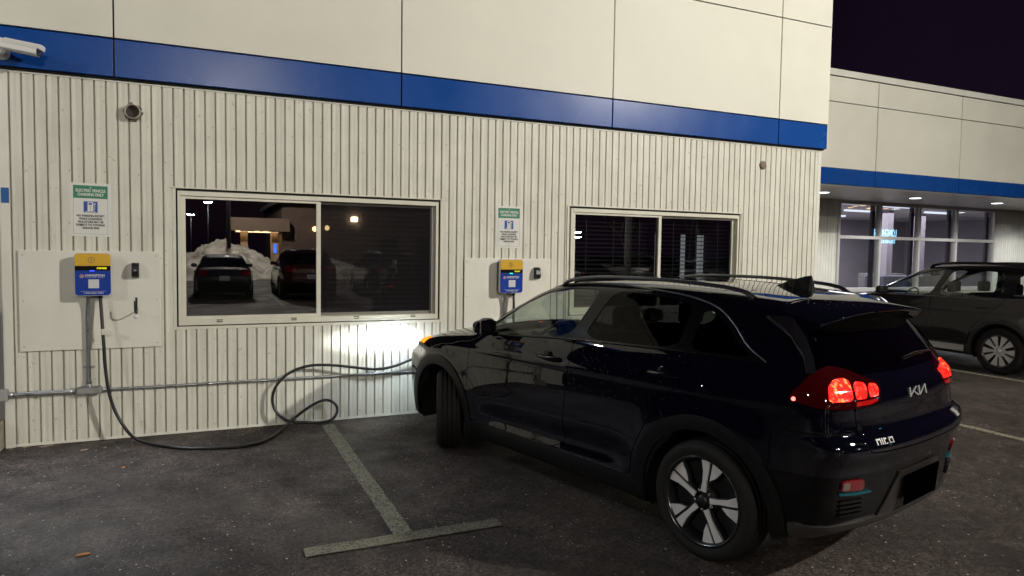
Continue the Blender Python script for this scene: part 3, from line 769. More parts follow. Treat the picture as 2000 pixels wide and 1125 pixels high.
# glowing strips stand in for a lit room seen beyond; no partition is built
for a, b in ((8.135, 8.235), (8.64, 8.725), (8.97, 9.05), (9.065, 9.098)):
    MB().box((a, 3.02 - .8, .9), (b, 3.03 - .8, 2.02), 0).build('lit_room_glow', lit, BLD)
def blind(x0, x1, z0, z1, y, label, tilt=22, m=None):
    t = thing('window_blind', label, 'blind', ((x0 + x1) / 2, y, z0), 0, 'slatted blinds inside the sliding windows')
    m = m or mat('blind_slat_dark', (.042, .040, .040), .45); hw = (x1 - x0) / 2
    sl = MB().box((-hw, -.022, -.0015), (hw, .022, .0015)).mesh('slat'); sl.materials.append(m)
    k = 0; zz = .02
    while z0 + zz < z1 - .03:
        o = bpy.data.objects.new('slat', sl); COL.objects.link(o); o.parent = t; o.location = (0, 0, zz); o.rotation_euler = (R(tilt), 0, 0); zz += .05
    MB().box((-hw, -.03, z1 - z0 - .045), (hw, .03, z1 - z0), .004).build('head_rail', m, t)
    for fx in (-.62, 0., .62):
        MB().box((fx * hw - .004, -.027, 0), (fx * hw + .004, -.0165, z1 - z0)).build('ladder_cord', m, t)
    return t
blind(2.66, 3.74, 1.0, 2.20, .12, 'dark slatted blind behind the screened right pane of the wide left window', 38)
blind(5.40, 6.60, 1.0, 2.20, .12, 'dark slatted blind in the left pane of the window above the crossover', 22)
blind(6.66, 7.78, 1.0, 2.20, .12, 'dark slatted blind with light showing between slats, right pane behind the crossover', 10)

# beyond the left corner
MB().box((-1.6, .50, 0), (.03, .6, 3.14)).build('recessed_wall', trimw, BLD)
t = thing('steel_post', 'galvanised steel post on a concrete foot at the left end of the siding', 'post', (-.045, -.05, 0))
MB().lathe([(.035, .24), (.035, 1.22), (.0, 1.24)], 'z', 14).build('post', mat('galvanised', (.42, .43, .44), .35, .9, noise=(12, .25, .1)), t)
MB().box((-.08, -.08, 0), (.055, .08, .24), .01).build('concrete_foot', mat('concrete', (.28, .26, .20), .9, noise=(14, .2, .05), bump=(60, .4)), t)
tp = MB().box((.030, -.0232, 2.048), (.085, -.0205, 2.172)).build('tape_strip', mat('blue_tape', (.02, .10, .30), .7)); tag(tp, 'strip of blue masking tape stuck on the left corner trim', 'tape')

# pipe stub and round vent
t = thing('exhaust_pipe', 'round open vent pipe with crumbling sealant high on the left siding', 'pipe', (.990, 0, 2.872))
MB().lathe([(.050, -.014), (.055, -.075), (.061, -.078), (.061, -.070), (.064, -.066), (.064, -.014)], 'y', 28).build('pipe', mat('aged_plastic', (.36, .33, .27), .6, noise=(30, .2, .1)), t)
MB().lathe([(0, -.030), (.052, -.028)], 'y', 20).build('pipe_inside', mat('pipe_dark', (.05, .045, .04), .9), t)
mb = MB(); rnd = random.Random(2); pr = []
for k in range(26):
    a = k / 26 * 2 * math.pi; pr.append(((.072 + rnd.uniform(-.010, .016)) * math.cos(a), (.070 + rnd.uniform(-.012, .018)) * math.sin(a)))
mb.prism(pr, -.022, -.010, 'y').build('sealant', mat('old_sealant', (.17, .15, .12), .9, noise=(60, .6, .05)), t)
t = thing('wall_vent', 'small round brown vent cap high on the right siding', 'vent', (8.172, 0, 2.872))
MB().lathe([(0, -.045), (.040, -.043), (.052, -.034), (.055, -.012)], 'y', 20).build('cap', mat('vent_brown', (.20, .155, .11), .7, noise=(40, .3, .05)), t)
MB().lathe([(.055, -.016), (.066, -.012)], 'y', 20).build('flange', mat('vent_brown', (.2, .15, .1), .7), t)

# security camera under the fascia
t = thing('security_camera', 'white bullet security camera on the blue band at top left', 'camera', (.10, -.085, 3.26))
wpl = mat('camera_white', (.72, .72, .70), .35); e_ = math.radians
MB().lathe([(.0, -.045), (.048, -.040), (.052, -.004)], 'y', 20, (-.02, 0, -.02)).build('mount', wpl, t)
MB().tube([(-.02, -.03, -.02), (-.015, -.10, -.035), (.02, -.14, -.01)], [.02, .02, .024], 10).build('arm', wpl, t)
bc = bpy.data.objects.new('housing', None); COL.objects.link(bc); bc.parent = t; bc.location = (.055, -.15, .02); bc.rotation_euler = (0, R(9), R(-14))
mb = MB(); prf = [(-.045, .030), (-.038, .04), (.0, .044), (.038, .04), (.045, .030), (.042, -.03), (.028, -.043), (-.028, -.043), (-.042, -.03)]
mb.prism(prf, -.055, .215, 'x').build('shell', wpl, bc)
MB().prism([(p[0] * 1.10, p[1] * 1.08 + .003) for p in prf[:5]] + [(.047, .01), (-.047, .01)], -.02, .235, 'x').build('sun_hood', wpl, bc)
MB().prism([(p[0] * .93, p[1] * .93) for p in prf], .216, .221, 'x').build('front_glass', mat('camera_front', (.02, .02, .025), .12), bc)
for yy, zz in ((-.012, .008), (.014, -.016), (-.012, -.026)): MB().lathe([(0, .227), (.008, .226), (.010, .221)], 'x', 12, (0, yy, zz)).build('lens', mat('camera_lens', (.05, .06, .09), .05, 0, 1.), bc)
# ---------------------------------------------------------------- the charging car
HERO = dict(
    wheelbase=2.70, wheel_r=.332, xr=-.86, xf=3.62, wmax=.93, ztop=1.56, bottom=.20, belt=1.11,
    top=[(3.75, .50), (3.62, .70), (3.50, .84), (3.36, .92), (3.2, .965), (2.9, 1.025), (2.6, 1.07), (2.42, 1.095), (2.34, 1.125), (2.0, 1.30), (1.75, 1.42), (1.55, 1.485), (1.3, 1.525), (1.0, 1.54), (.6, 1.54), (.2, 1.525), (-.2, 1.49), (-.5, 1.45), (-.9, 1.39)],
    section=[(.1, .80), (.2, .84), (.30, .868), (.45, .884), (.6, .892), (.75, .894), (.9, .886), (1.02, .870), (1.10, .850), (1.16, .822), (1.25, .780), (1.35, .732), (1.45, .680), (1.52, .635), (1.62, .55)],
    plan=[(-.95, .17), (-.8, .125), (-.6, .065), (-.4, .03), (-.1, .008), (.3, 0), (2.2, 0), (2.6, .004), (2.9, .018), (3.1, .045), (3.3, .10), (3.5, .18), (3.7, .30)],
    ghplan=[(-.9, .13), (-.5, .09), (0., .045), (.6, .01), (1., 0), (2.2, 0), (2.6, .03)],
    rear=[(.1, -.40), (.24, -.56), (.30, -.68), (.35, -.745), (.42, -.762), (.55, -.780), (.66, -.802), (.745, -.832), (.795, -.818), (.825, -.775), (.88, -.765), (.98, -.755), (1.03, -.74), (1.07, -.705), (1.12, -.665), (1.2, -.605), (1.3, -.525), (1.4, -.44), (1.5, -.35), (1.6, -.26)],
    front=[(.1, 3.42), (.2, 3.48), (.3, 3.55), (.45, 3.58), (.6, 3.585), (.75, 3.56), (.85, 3.50), (.95, 3.40), (1.1, 3.2)],
    bow=.16, roof_f=1.62, crown=.075, rbow=.10, rbow4=.14, fbow=.20, fbow4=.16, k_ts=.085, k_rear=.07, scallop=.030, kick=.10,
    arch_r=.405, clad_r=.487,
    dlo=[(2.10, 1.055), (1.85, 1.068), (1.1, 1.118), (.3, 1.142), (-.24, 1.146), (-.315, 1.15), (-.18, 1.215), (-.05, 1.315), (.08, 1.392), (.30, 1.440), (.60, 1.468), (.90, 1.482), (1.25, 1.474), (1.55, 1.432), (1.80, 1.322), (2.02, 1.185)],
    glass=[[(2.04, 1.082), (1.85, 1.085), (1.135, 1.132), (.985, 1.462), (1.25, 1.458), (1.52, 1.418), (1.77, 1.305), (1.97, 1.175)],
           [(1.015, 1.137), (.235, 1.158), (.235, 1.416), (.45, 1.442), (.86, 1.463)],
           [(.155, 1.160), (-.235, 1.164), (-.12, 1.235), (-.02, 1.320), (.09, 1.377), (.155, 1.395)]],
    doors=[[(2.25, .34), (2.26, .60), (2.25, .90), (2.18, 1.02), (2.12, 1.09), (1.10, 1.18), (1.07, 1.11), (1.10, .80), (1.15, .34)],
           [(1.15, .34), (1.10, .80), (1.07, 1.11), (1.05, 1.2), (.10, 1.2), (.12, 1.10), (.20, .93), (.38, .72), (.50, .50), (.52, .34)]],
    hood=(2.46, 3.47, .76, .66), windshield=(2.43, 1.60),
    rear_glass=smooth_poly([(-.80, 1.085), (.70, 1.105), (.735, 1.125), (.60, 1.36), (.50, 1.375), (-.60, 1.385)], 1),
    tailgate=[(.585, .735), (.60, .80), (.615, .98), (.72, 1.10), (.70, 1.20), (.62, 1.40), (.56, 1.46)], tg_bot=.735,
    tail_x=-.72, tail=[(.40, .972), (.385, 1.06), (.45, 1.075), (.66, 1.135), (.80, 1.155), (.93, 1.125), (1.06, 1.03), (1.08, .985), (.90, .962), (.70, .952), (.55, .955)],
    head=[(3.02, .955), (3.12, .865), (3.30, .80), (3.56, .80), (3.56, .88), (3.30, .93), (3.10, .99)], sill=.345,
    rb_x=-.40, rb_z=.835, rbi_z=.625, fb_x=3.02, fb_z=.86, fbi_z=.42)
HS = CarShape(HERO)
def decal(S, polys, y0, z0, depth, m, name, parent, shear=0.):
    """flat shapes laid on the tail of the car: polys in metres, u to the viewer's right, v up"""
    mb = MB()
    for poly in polys:
        n = len(poly)
        yy = np.array([y0 - p[0] - shear * p[1] for p in poly]); zz = np.array([z0 + p[1] for p in poly])
        a = S.rear_point(yy, zz, .001); b = S.rear_point(yy, zz, depth)
        v = [tuple(q) for q in a] + [tuple(q) for q in b]
        mb.add(v, [tuple(range(n))[::-1], tuple(range(n, 2 * n))] + [(i, (i + 1) % n, n + (i + 1) % n, n + i) for i in range(n)])
    return mb.build(name, m, parent)
def stroke(a, b, w):
    a = np.array(a, float); b = np.array(b, float); d = (b - a) / np.linalg.norm(b - a); n = np.array((-d[1], d[0])) * w / 2
    return [tuple(a - n), tuple(b - n), tuple(b + n), tuple(a + n)]
def vstroke(a, b, w):
    return [(a[0] - w / 2, a[1]), (a[0] + w / 2, a[1]), (b[0] + w / 2, b[1]), (b[0] - w / 2, b[1])]

def paint_mat(name, base, flake):
    m = mat(name, base, .30, 0., .0, 1., .02)
    nt = m.node_tree; b = nt.nodes['Principled BSDF']
    geo = nt.nodes.new('ShaderNodeNewGeometry'); n = nt.nodes.new('ShaderNodeTexNoise'); n.inputs['Scale'].default_value = 2.2; n.inputs['Detail'].default_value = 8
    nt.links.new(geo.outputs['Position'], n.inputs['Vector'])
    r = nt.nodes.new('ShaderNodeMapRange'); r.inputs[1].default_value = .42; r.inputs[2].default_value = .75; r.inputs[3].default_value = .012; r.inputs[4].default_value = .05
    nt.links.new(n.outputs[0], r.inputs[0]); nt.links.new(r.outputs[0], b.inputs['Coat Roughness'])     # faint winter road film
    b.inputs['Coat IOR'].default_value = 1.62
    n2 = nt.nodes.new('ShaderNodeTexNoise'); n2.inputs['Scale'].default_value = 7.; n2.inputs['Detail'].default_value = 2; nt.links.new(geo.outputs['Position'], n2.inputs['Vector'])
    bp = nt.nodes.new('ShaderNodeBump'); bp.inputs['Strength'].default_value = .012; bp.inputs['Distance'].default_value = .02; nt.links.new(n2.outputs[0], bp.inputs['Height'])
    # sparse dried spray and water beads on the clear coat
    vo = nt.nodes.new('ShaderNodeTexVoronoi'); vo.inputs['Scale'].default_value = 75; nt.links.new(geo.outputs['Position'], vo.inputs['Vector'])
    sp = nt.nodes.new('ShaderNodeSeparateColor'); nt.links.new(vo.outputs['Color'], sp.inputs[0])
    a = nt.nodes.new('ShaderNodeMapRange'); a.inputs[1].default_value = .05; a.inputs[2].default_value = .32; a.inputs[3].default_value = 1; a.inputs[4].default_value = 0; nt.links.new(vo.outputs['Distance'], a.inputs[0])
    c = nt.nodes.new('ShaderNodeMapRange'); c.inputs[1].default_value = .82; c.inputs[2].default_value = .86; nt.links.new(sp.outputs[0], c.inputs[0])
    mm_ = nt.nodes.new('ShaderNodeMath'); mm_.operation = 'MULTIPLY'; nt.links.new(a.outputs[0], mm_.inputs[0]); nt.links.new(c.outputs[0], mm_.inputs[1])
    b2 = nt.nodes.new('ShaderNodeBump'); b2.inputs['Strength'].default_value = .3; b2.inputs['Distance'].default_value = .0025; nt.links.new(mm_.outputs[0], b2.inputs['Height']); nt.links.new(bp.outputs[0], b2.inputs['Normal'])
    nt.links.new(b2.outputs[0], b.inputs['Coat Normal'])
    return m

def build_hero():
    S = HS
    root = thing('electric_crossover', 'glossy black electric crossover with red tail lights plugged in at the wall', 'car', (4.915, -3.70, 0), R(104.5))
    MM = dict(paint=paint_mat('black_pearl_paint', (.0014, .0017, .0046), 0),
              clad=mat('grey_black_plastic', (.0048, .0046, .0046), .45, 0, .25, noise=(60, .2, .08), bump=(260, .15)),
              glass_f=glass_mat('car_glass_clear', (.72, .78, .74), .07), glass_r=glass_mat('car_glass_privacy', (.035, .038, .042), .014),
              glass_b=glass_mat('car_glass_rear', (.05, .055, .06), .07),
              trim=mat('gloss_black_trim', (.004, .004, .0045), .16, 0, .35), tail=mat('tail_lens', (.014, .0004, .0005), .06, 0, .2, 1., .02, (1, .006, .006), .011),
              head=mat('headlight_lens', (.16, .17, .18), .08, 0, .6, 1.), insert=mat('satin_black_bumper', (.0025, .0025, .003), .10, 0, .3),
              inner=mat('car_inner_black', (.004, .004, .004), .8))
    cx = make_car(S, HERO, root, .02, MM)
    x, y, z, ay, u = cx['x'], cx['y'], cx['z'], cx['ay'], cx['u']; base = cx['base']
    chrome = mat('chrome', (.75, .75, .76), .15, 1.); satin = mat('satin_aluminium', (.20, .21, .23), .30, 1.)
    def pan(n, d, m, par=root, **k): return car_panel(n, S, base, d, m, par, **k)
    sel = (x < -.30) & (z < 1.20)
    base = refine_mesh(S, cx['P'], base[1], sel, 3); x, y, z = base[0].T; ay = np.abs(y); u = ay + np.maximum(x - HERO['tail_x'], -.2)
    cx.update(gs=S.g_side(x, y, z), gt=S.g_top(x, y, z), gr=S.g_rear(x, y, z))
    tl = sorted([o for o in root.children if o.name.startswith('tail_light')], key=lambda o: -np.mean([v.co.y for v in o.data.vertices]))
    # lit cells behind the red lens
    def cell_mat(name, hot, k):
        m = bpy.data.materials.new(name); m.use_nodes = True; nt = m.node_tree; b = nt.nodes['Principled BSDF']
        geo = nt.nodes.new('ShaderNodeTexCoord'); vo = nt.nodes.new('ShaderNodeTexVoronoi'); vo.inputs['Scale'].default_value = 38
        nt.links.new(geo.outputs['Object'], vo.inputs['Vector'])
        cr = nt.nodes.new('ShaderNodeValToRGB'); cr.color_ramp.elements[0].color = (*hot, 1); cr.color_ramp.elements[1].color = (1, .012, .008, 1)
        cr.color_ramp.elements[0].position = .12; cr.color_ramp.elements[1].position = .5
        nt.links.new(vo.outputs[0], cr.inputs[0]); nt.links.new(cr.outputs[0], b.inputs['Emission Color']); b.inputs['Emission Strength'].default_value = k
        b.inputs['Base Color'].default_value = (.4, .01, .01, 1); b.inputs['Roughness'].default_value = .1; b.inputs['Coat Weight'].default_value = 1
        return m
    hotm = cell_mat('brake_lamp_lit', (1, .26, .07), 2.6); redm = cell_mat('tail_lamp_lit', (1, .09, .05), 1.5)
    dim = mat('lens_strip_red', (.25, .004, .004), .1, 0, .5, 1., .02, (1, .01, .01), .22)
    for sgn, o in zip((1, -1), tl):
        k = sgn * y
        for poly, mm in (([(.650, .990), (.652, 1.078), (.70, 1.094), (.78, 1.090), (.835, 1.058), (.838, .993)], hotm),
                         ([(.530, .996), (.518, 1.048), (.53, 1.066), (.605, 1.074), (.628, 1.055), (.618, .995)], redm),
                         ([(.418, 1.001), (.412, 1.040), (.425, 1.054), (.480, 1.061), (.503, 1.043), (.496, .999)], redm)):
            pan('lamp_cell', np.minimum(sd_poly(u, z, smooth_poly(poly, 1)), k), mm, o, off=.0075, thick=.003)
        pan('lens_strip', np.minimum(sd_poly(u, z, [(.43, .978), (.43, .99), (.62, .985), (.62, .964), (.5, .966)]), k), dim, o, off=.0075, thick=.003)
        q = S.side_point(np.array([-.50]), np.array([.995]), sgn, .006)[0]
        MB().lathe([(0, .012), (.008, .009), (.011, 0)], 'y', 10, tuple(q)).build('marker_bulb', emis('marker_red', (1, .12, .1), 5), o)
    # headlights: projector, amber marker
    keep = (base, x, y, z, cx['gs'], cx['gt'])
    base = refine_mesh(S, cx['P'], cx['base'][1], (cx['x'] > 2.95) & (cx['z'] > .70), 3); x, y, z = base[0].T; cx.update(gs=S.g_side(x, y, z), gt=S.g_top(x, y, z))
    for sgn in (1, -1):
        hl = [o for o in root.children if o.name.startswith('headlight') and np.mean([v.co.y for v in o.data.vertices]) * sgn > 0][0]
        pan('turn_marker', np.minimum(np.minimum(sd_poly(x, np.abs(y), [(3.02, .84), (3.02, .765), (3.10, .70), (3.20, .675), (3.23, .72), (3.14, .80)]), z - .875), sgn * y - .3), emis('amber_marker', (1, .23, .015), 2.2), hl, off=.006, thick=.004)
        pan('daytime_lamp', np.minimum(sd_poly(x, z, [(3.17, .845), (3.26, .80), (3.50, .80), (3.50, .87), (3.28, .895)]), np.minimum(sgn * y - .3, cx['gs'] - cx['gt'] + .01)), emis('headlamp_white', (.86, .92, 1), 9), hl, off=.006, thick=.004)
    base, x, y, z, cx['gs'], cx['gt'] = keep
    # window chrome
    for sgn in (1, -1):
        pts = spline([(2.115, 1.150), (2.02, 1.195), (1.80, 1.335), (1.56, 1.444), (1.25, 1.488), (.90, 1.495), (.60, 1.482), (.30, 1.455), (.08, 1.407), (-.06, 1.325), (-.19, 1.22), (-.325, 1.150)], 6)
        q = S.side_point(pts[:, 0], pts[:, 1], sgn, .003); MB().tube(q, .0055, 6).build('window_chrome', satin, root)
        pts = spline([(2.08, 1.062), (1.85, 1.072), (1.1, 1.119), (.3, 1.143), (-.30, 1.149)], 6)
        q = S.side_point(pts[:, 0], pts[:, 1], sgn, .002); MB().tube(q, .0065, 6).build('belt_strip', MM['trim'], root)
        # roof rail: raised bar with two feet
        pts = spline([(1.46, .600, 0), (1.38, .606, .030), (1.15, .606, .046), (.7, .600, .050), (.3, .585, .046), (0., .567, .036), (-.10, .560, 0)], 8)
        tp = S.top_point(pts[:, 0], sgn * pts[:, 1]); tp[:, 2] += pts[:, 2]
        mb = MB(); v = []
        for p in tp: v += [(p[0], p[1] - .020, p[2] - .012), (p[0], p[1] - .013, p[2] + .010), (p[0], p[1] + .010, p[2] + .010), (p[0], p[1] + .020, p[2] - .012)]
        mb.add(v, [(i * 4 + j, i * 4 + (j + 1) % 4, (i + 1) * 4 + (j + 1) % 4, (i + 1) * 4 + j) for i in range(len(tp) - 1) for j in range(4)], True)
        mb.build('roof_rail', satin, root)
        # mirror: housing on a stalk, turn signal strip
        mc = np.array((1.905, sgn * .975, 1.135))
        bm = bmesh.new(); bmesh.ops.create_uvsphere(bm, u_segments=20, v_segments=12, radius=1)
        for vv in bm.verts:
            c = vv.co; c.x, c.y, c.z = np.sign(c.x) * abs(c.x) ** .75, np.sign(c.y) * abs(c.y) ** .7, np.sign(c.z) * abs(c.z) ** .75
            back = c.x < 0
            c.x *= .030 if back else .080; c.y *= .100; c.z *= .068 - .012 * (c.y * sgn > 0)
            if c.x < -.02: c.x = -.028
        me = bpy.data.meshes.new('mirror'); bm.to_mesh(me); bm.free(); me.shade_smooth()
        mo = link('door_mirror', me, MM['paint'], root, tuple(mc), (0, 0, sgn * R(6)))
        MB().box((-.031, -.082, -.046), (-.025, .082, .046), .006).build('mirror_glass', mat('mirror_glass', (.9, .9, .92), .02, 1.), mo)
        MB().tube([(.02, -sgn * .08, -.03), (.03, -sgn * .14, -.07), (.035, -sgn * .165, -.085)], [.03, .028, .03], 10).build('mirror_stalk', MM['trim'], mo)
        # door handles with recess
        for hx, hz in ((1.29, .975), (.28, 1.005)):
            q = S.side_point(np.array([hx - .11, hx - .09, hx, hx + .09, hx + .11]), np.full(5, hz), sgn)
            pts = [q[0] + (0, sgn * .004, 0), q[1] + (0, sgn * .028, .003), q[2] + (0, sgn * .038, .004), q[3] + (0, sgn * .028, .003), q[4] + (0, sgn * .004, 0)]
            MB().tube(spline(pts, 4), .0125, 8).build('door_handle', MM['paint'], root)
            cu = S.side_point(np.array([hx + .01]), np.array([hz - .004]), sgn)[0]
            MB().lathe([(0, .003), (.045, .003), (.052, .0)], 'y', 18, (cu[0], cu[1] - (0 if sgn > 0 else .003), cu[2])).build('handle_cup', MM['trim'], root)
        # panel scallop trim along the sill
        pts = spline([(.62, .372), (1.2, .362), (2.1, .352)], 8)
    # shark fin antenna
    ax = [(-.02, .05), (-.17, .012)]
    mb = MB(); t0 = S.top_point(np.array([.06, -.02, -.10, -.16]), np.zeros(4))
    prof = [(.10, 0, .002, .020), (.04, .030, .004, .030), (-.03, .058, .006, .034), (-.09, .082, .006, .034), (-.128, .092, .004, .030), (-.140, .055, .008, .026), (-.146, .0, .014, .022)]
    v = []
    for px, ht, wt, wb_ in prof:
        zt = float(S.top_point(np.array([px]), np.array([0.]))[0, 2])
        v += [(px, -wb_, zt - .003), (px, -wt, zt + ht), (px, wt, zt + ht), (px, wb_, zt - .003)]
    mb.add(v, [(i * 4 + j, i * 4 + j + 1, (i + 1) * 4 + j + 1, (i + 1) * 4 + j) for i in range(len(prof) - 1) for j in range(3)] + [(len(v) - 4, len(v) - 3, len(v) - 2, len(v) - 1)], False)
    mb.build('shark_fin_antenna', mat('fin_black', (.004, .004, .004), .45, 0, .3), root)
    # roof spoiler
    n = 25; v = []; ys = np.linspace(-.60, .60, n)
    for yy in ys:
        e = abs(yy) / .60; sh = .10 * yy * yy + .05 * max(0, e - .85) / .15
        a = S.top_point(np.array([-.26]), np.array([yy]))[0]; a2 = S.top_point(np.array([-.38]), np.array([yy * .99]), .004)[0]
        zt = a2[2] - .018
        v += [tuple(a - (0, 0, .012)), (a[0] - .06, yy, a[2] - .002), tuple(a2 + (0, 0, .002)), (-.585 + sh, yy, zt - .006), (-.592 + sh, yy, zt - .018), (-.575 + sh, yy, zt - .032), (-.43 + sh * .6, yy, zt - .052)]
    mb = MB(); mb.add(v, [(i * 7 + j, i * 7 + j + 1, (i + 1) * 7 + j + 1, (i + 1) * 7 + j) for i in range(n - 1) for j in range(6)], True)
    mb.add(v[:7], [tuple(range(7))]); mb.add(v[-7:], [tuple(range(7))[::-1]])
    mb.build('roof_spoiler', MM['paint'], root)
    MB().box((-.600 + .0, -.16, S.top_point(np.array([-.38]), np.array([0.]))[0, 2] - .040), (-.585, .16, S.top_point(np.array([-.38]), np.array([0.]))[0, 2] - .030), .003).build('high_brake_lamp', mat('brake_lens_off', (.012, .001, .001), .1, 0, .3, 1.), root)
    for sgn in (1, -1):     # upright blades beside the rear window
        pts = [(.615, 1.375), (.655, 1.28), (.70, 1.19), (.745, 1.115)]
        a = S.rear_point(np.array([sgn * p[0] for p in pts]), np.array([p[1] for p in pts]), .012)
        b = S.rear_point(np.array([sgn * (p[0] + .030) for p in pts]), np.array([p[1] for p in pts]), .018)
        c = S.rear_point(np.array([sgn * (p[0] + .034) for p in pts]), np.array([p[1] for p in pts]), .0)
        v = [tuple(q) for q in a] + [tuple(q) for q in b] + [tuple(q) for q in c]
        MB().add(v, [(i, i + 1, 5 + i, 4 + i) for i in range(3)] + [(4 + i, 5 + i, 9 + i, 8 + i) for i in range(3)], False).build('rear_window_blade', mat('blade_gloss', (.006, .006, .007), .08, 0, .6, 1.), root)
    # rear wiper
    wp = S.rear_point(np.array([.02, -.20, -.47]), np.array([1.135, 1.15, 1.145]), .022)
    MB().tube(wp, [.011, .008, .005], 8).build('rear_wiper', MM['trim'], root)
    # emblems
    k = .0235; s_ = .088; h_ = .048; polys = []
    for a, b, vert in (((0, 0), (.02, 1), 1), ((.03, .22), (.40, 1.0), 0), ((.20, .58), (.46, 0.02), 0), ((.56, 0), (.58, 1), 1), ((.58, .05), (.97, .97), 0), ((.98, 1), (1.0, 0), 1)):
        A = (a[0] * .20 - .10, a[1] * h_ * 1.02 - h_ / 2); B = (b[0] * .20 - .10, b[1] * h_ * 1.02 - h_ / 2)
        polys.append(vstroke(A, B, .0155 if vert else .019))
    em = mat('emblem_silver', (.36, .36, .35), .42, .5)
    decal(S, polys, 0., .985, .006, em, 'brand_emblem', root, shear=0.)
    # model name in round-cornered lower case strokes
    polys = []; w = .0042; H = .026
    def st(a, b): polys.append(stroke(a, b, w))
    ox = 0
    st((0, 0), (.003, H)); st((.003, H - .003), (.028, H - .003)); st((.029, H), (.026, 0)); st((.042, 0), (.045, H)); st((.058, 0), (.061, H)); st((.061, H - .003), (.077, H - .003))
    st((.099, .003), (.129, .003)); st((.101, H - .003), (.133, H - .003)); st((.099, 0), (.102, H)); st((.130, 0), (.133, H))
    for a_, b_ in ((0, 3), (3, 4), (4, 6), (6, 10)): decal(S, polys[a_:b_], .535, .775, .005, em, 'model_name_letter', root)
    decal(S, [[(-.035, -.016), (.035, -.016), (.04, .0), (.035, .016), (-.035, .016), (-.04, 0)]], -.50, .80, .005, em, 'side_badge', root)
    # bumper: plate, recess, reflectors, teal strips, skid edge
    X = lambda pts: sd_poly(y, z, pts)
    rear_only = np.minimum(-.35 - x, cx['gr'] - cx['gs'] + .10)
    rec = np.minimum(X([(.40, .37), (.245, .59), (-.245, .59), (-.40, .37)]), rear_only)
    pan('plate_recess', rec, mat('recess_plastic', (.022, .018, .017), .30), off=.004, thick=.02)
    q = S.rear_point(np.array([0., 0.]), np.array([.565, .415]), .012)
    ang = math.atan2(q[1][0] - q[0][0], q[0][2] - q[1][2])
    MB().box((-.006, -.205, -.085), (.002, .205, .085), .003).build('number_plate', mat('plate_black', (.0004, .0004, .0004), 1., 0, .0), root, (q[0][0] * .5 + q[1][0] * .5 - .01, 0, .485), (0, -ang * .6, 0))
    for sgn in (1, -1):
        k = np.minimum(sgn * y, .0 - x)
        rf = np.minimum(sd_poly(u, z, smooth_poly([(.545, .545), (.545, .585), (.57, .605), (.70, .607), (.735, .60), (.735, .552)], 1)), k)
        ro_ = pan('bumper_reflector', rf, mat('reflector_red', (.16, .003, .005), .12, 0, .4, 1.), off=.005, thick=.006)
        pan('reverse_lamp', np.minimum(sd_poly(u, z, [(.672, .560), (.672, .595), (.726, .594), (.726, .560)]), k), mat('reverse_lens', (.16, .12, .11), .15, 0, .6, 1.), ro_, off=.0085, thick=.003)
        pan('bumper_accent_strip', np.minimum(sd_poly(u, z, [(.47, .522), (.47, .531), (.62, .536), (.75, .543), (.75, .531), (.62, .523)]), k), mat('teal_accent', (.03, .19, .25), .25, .7), off=.006, thick=.006)
        for zz in (.492, .468, .444, .420):
            pan('bumper_fin', np.minimum(sd_poly(u, z, [(.54, zz - .006), (.54, zz + .006), (.74, zz + .006), (.74, zz - .006)]), k), MM['trim'], off=.008, thick=.012)
    sk = np.minimum.reduce([.372 - z + .0 * y, z - (.335 - .03 * np.clip((ay - .3) * 8, 0, 1)), -.5 - x])
    pan('skid_edge', np.minimum(sk, .86 - ay), mat('skid_grey', (.045, .042, .040), .35, .4), off=.010, thick=.02)
    decal(S, [[(-.004, -.20), (.004, -.20), (.004, .10), (-.004, .10)]], .0, 0.30, .001, MM['inner'], 'tow_seam', root) if False else None
    # underbody
    MB().box((-.40, -.62, .19), (3.0, .62, .24), .02).build('underbody', MM['inner'], root)
    # cabin
    fab = mat('seat_cloth', (.03, .03, .032), .8, noise=(120, .2, .05)); plast = mat('dash_plastic', (.02, .02, .021), .6)
    def seat(cy, x0, w, n_):
        e = bpy.data.objects.new(n_, None); COL.objects.link(e); e.parent = root; e.location = (x0, cy, 0)
        mb = MB(); mb.box((-.05, -w / 2, .42), (.50, w / 2, .58), .05); mb.build('seat_cushion', fab, e)
        prof = [(-.06, .52), (.07, .52), (-.02, .80), (-.11, 1.02), (-.16, 1.14), (-.24, 1.14), (-.22, .95), (-.16, .70)]
        MB().prism([(p[0], p[1]) for p in prof], -w / 2, w / 2, 'y').build('seat_back', fab, e)
        for k in ((0,) if w < .7 else (-.38, .38)):
            MB().box((-.26, k - .12, 1.17), (-.17, k + .12, 1.33), .035).build('headrest', fab, e)
            for q_ in (-.05, .05): MB().tube([(-.21, k + q_, 1.12), (-.215, k + q_, 1.18)], .006, 6).build('headrest_post', chrome, e)
    seat(.37, 1.25, .50, 'driver_seat'); seat(-.37, 1.25, .50, 'passenger_seat'); seat(0, .35, 1.22, 'rear_bench')
    MB().prism([(1.98, .55), (1.90, .85), (1.96, 1.0), (2.08, 1.045), (2.40, 1.02), (2.45, .60)], -.70, .70, 'y').build('dashboard', plast, root)
    MB().box((2.0, -.12, 1.0), (2.03, .14, 1.13), .01).build('centre_screen', mat('screen_off', (.01, .01, .012), .1), root)
    sw = bpy.data.objects.new('steering_wheel', None); COL.objects.link(sw); sw.parent = root; sw.location = (1.80, .37, .98); sw.rotation_euler = (0, R(-24), 0)
    MB().tube([(0, .185 * math.cos(a), .185 * math.sin(a)) for a in np.linspace(0, 2 * math.pi, 33)], .014, 8, False).build('steering_rim', plast, sw)
    MB().box((-.01, -.17, -.02), (.015, .17, .02), .008).box((.0, -.06, -.06), (.03, .06, .06), .02).build('steering_spokes', plast, sw)
    MB().tube([(.03, 0, 0), (.25, 0, -.05)], .03, 8).build('steering_column', plast, sw)
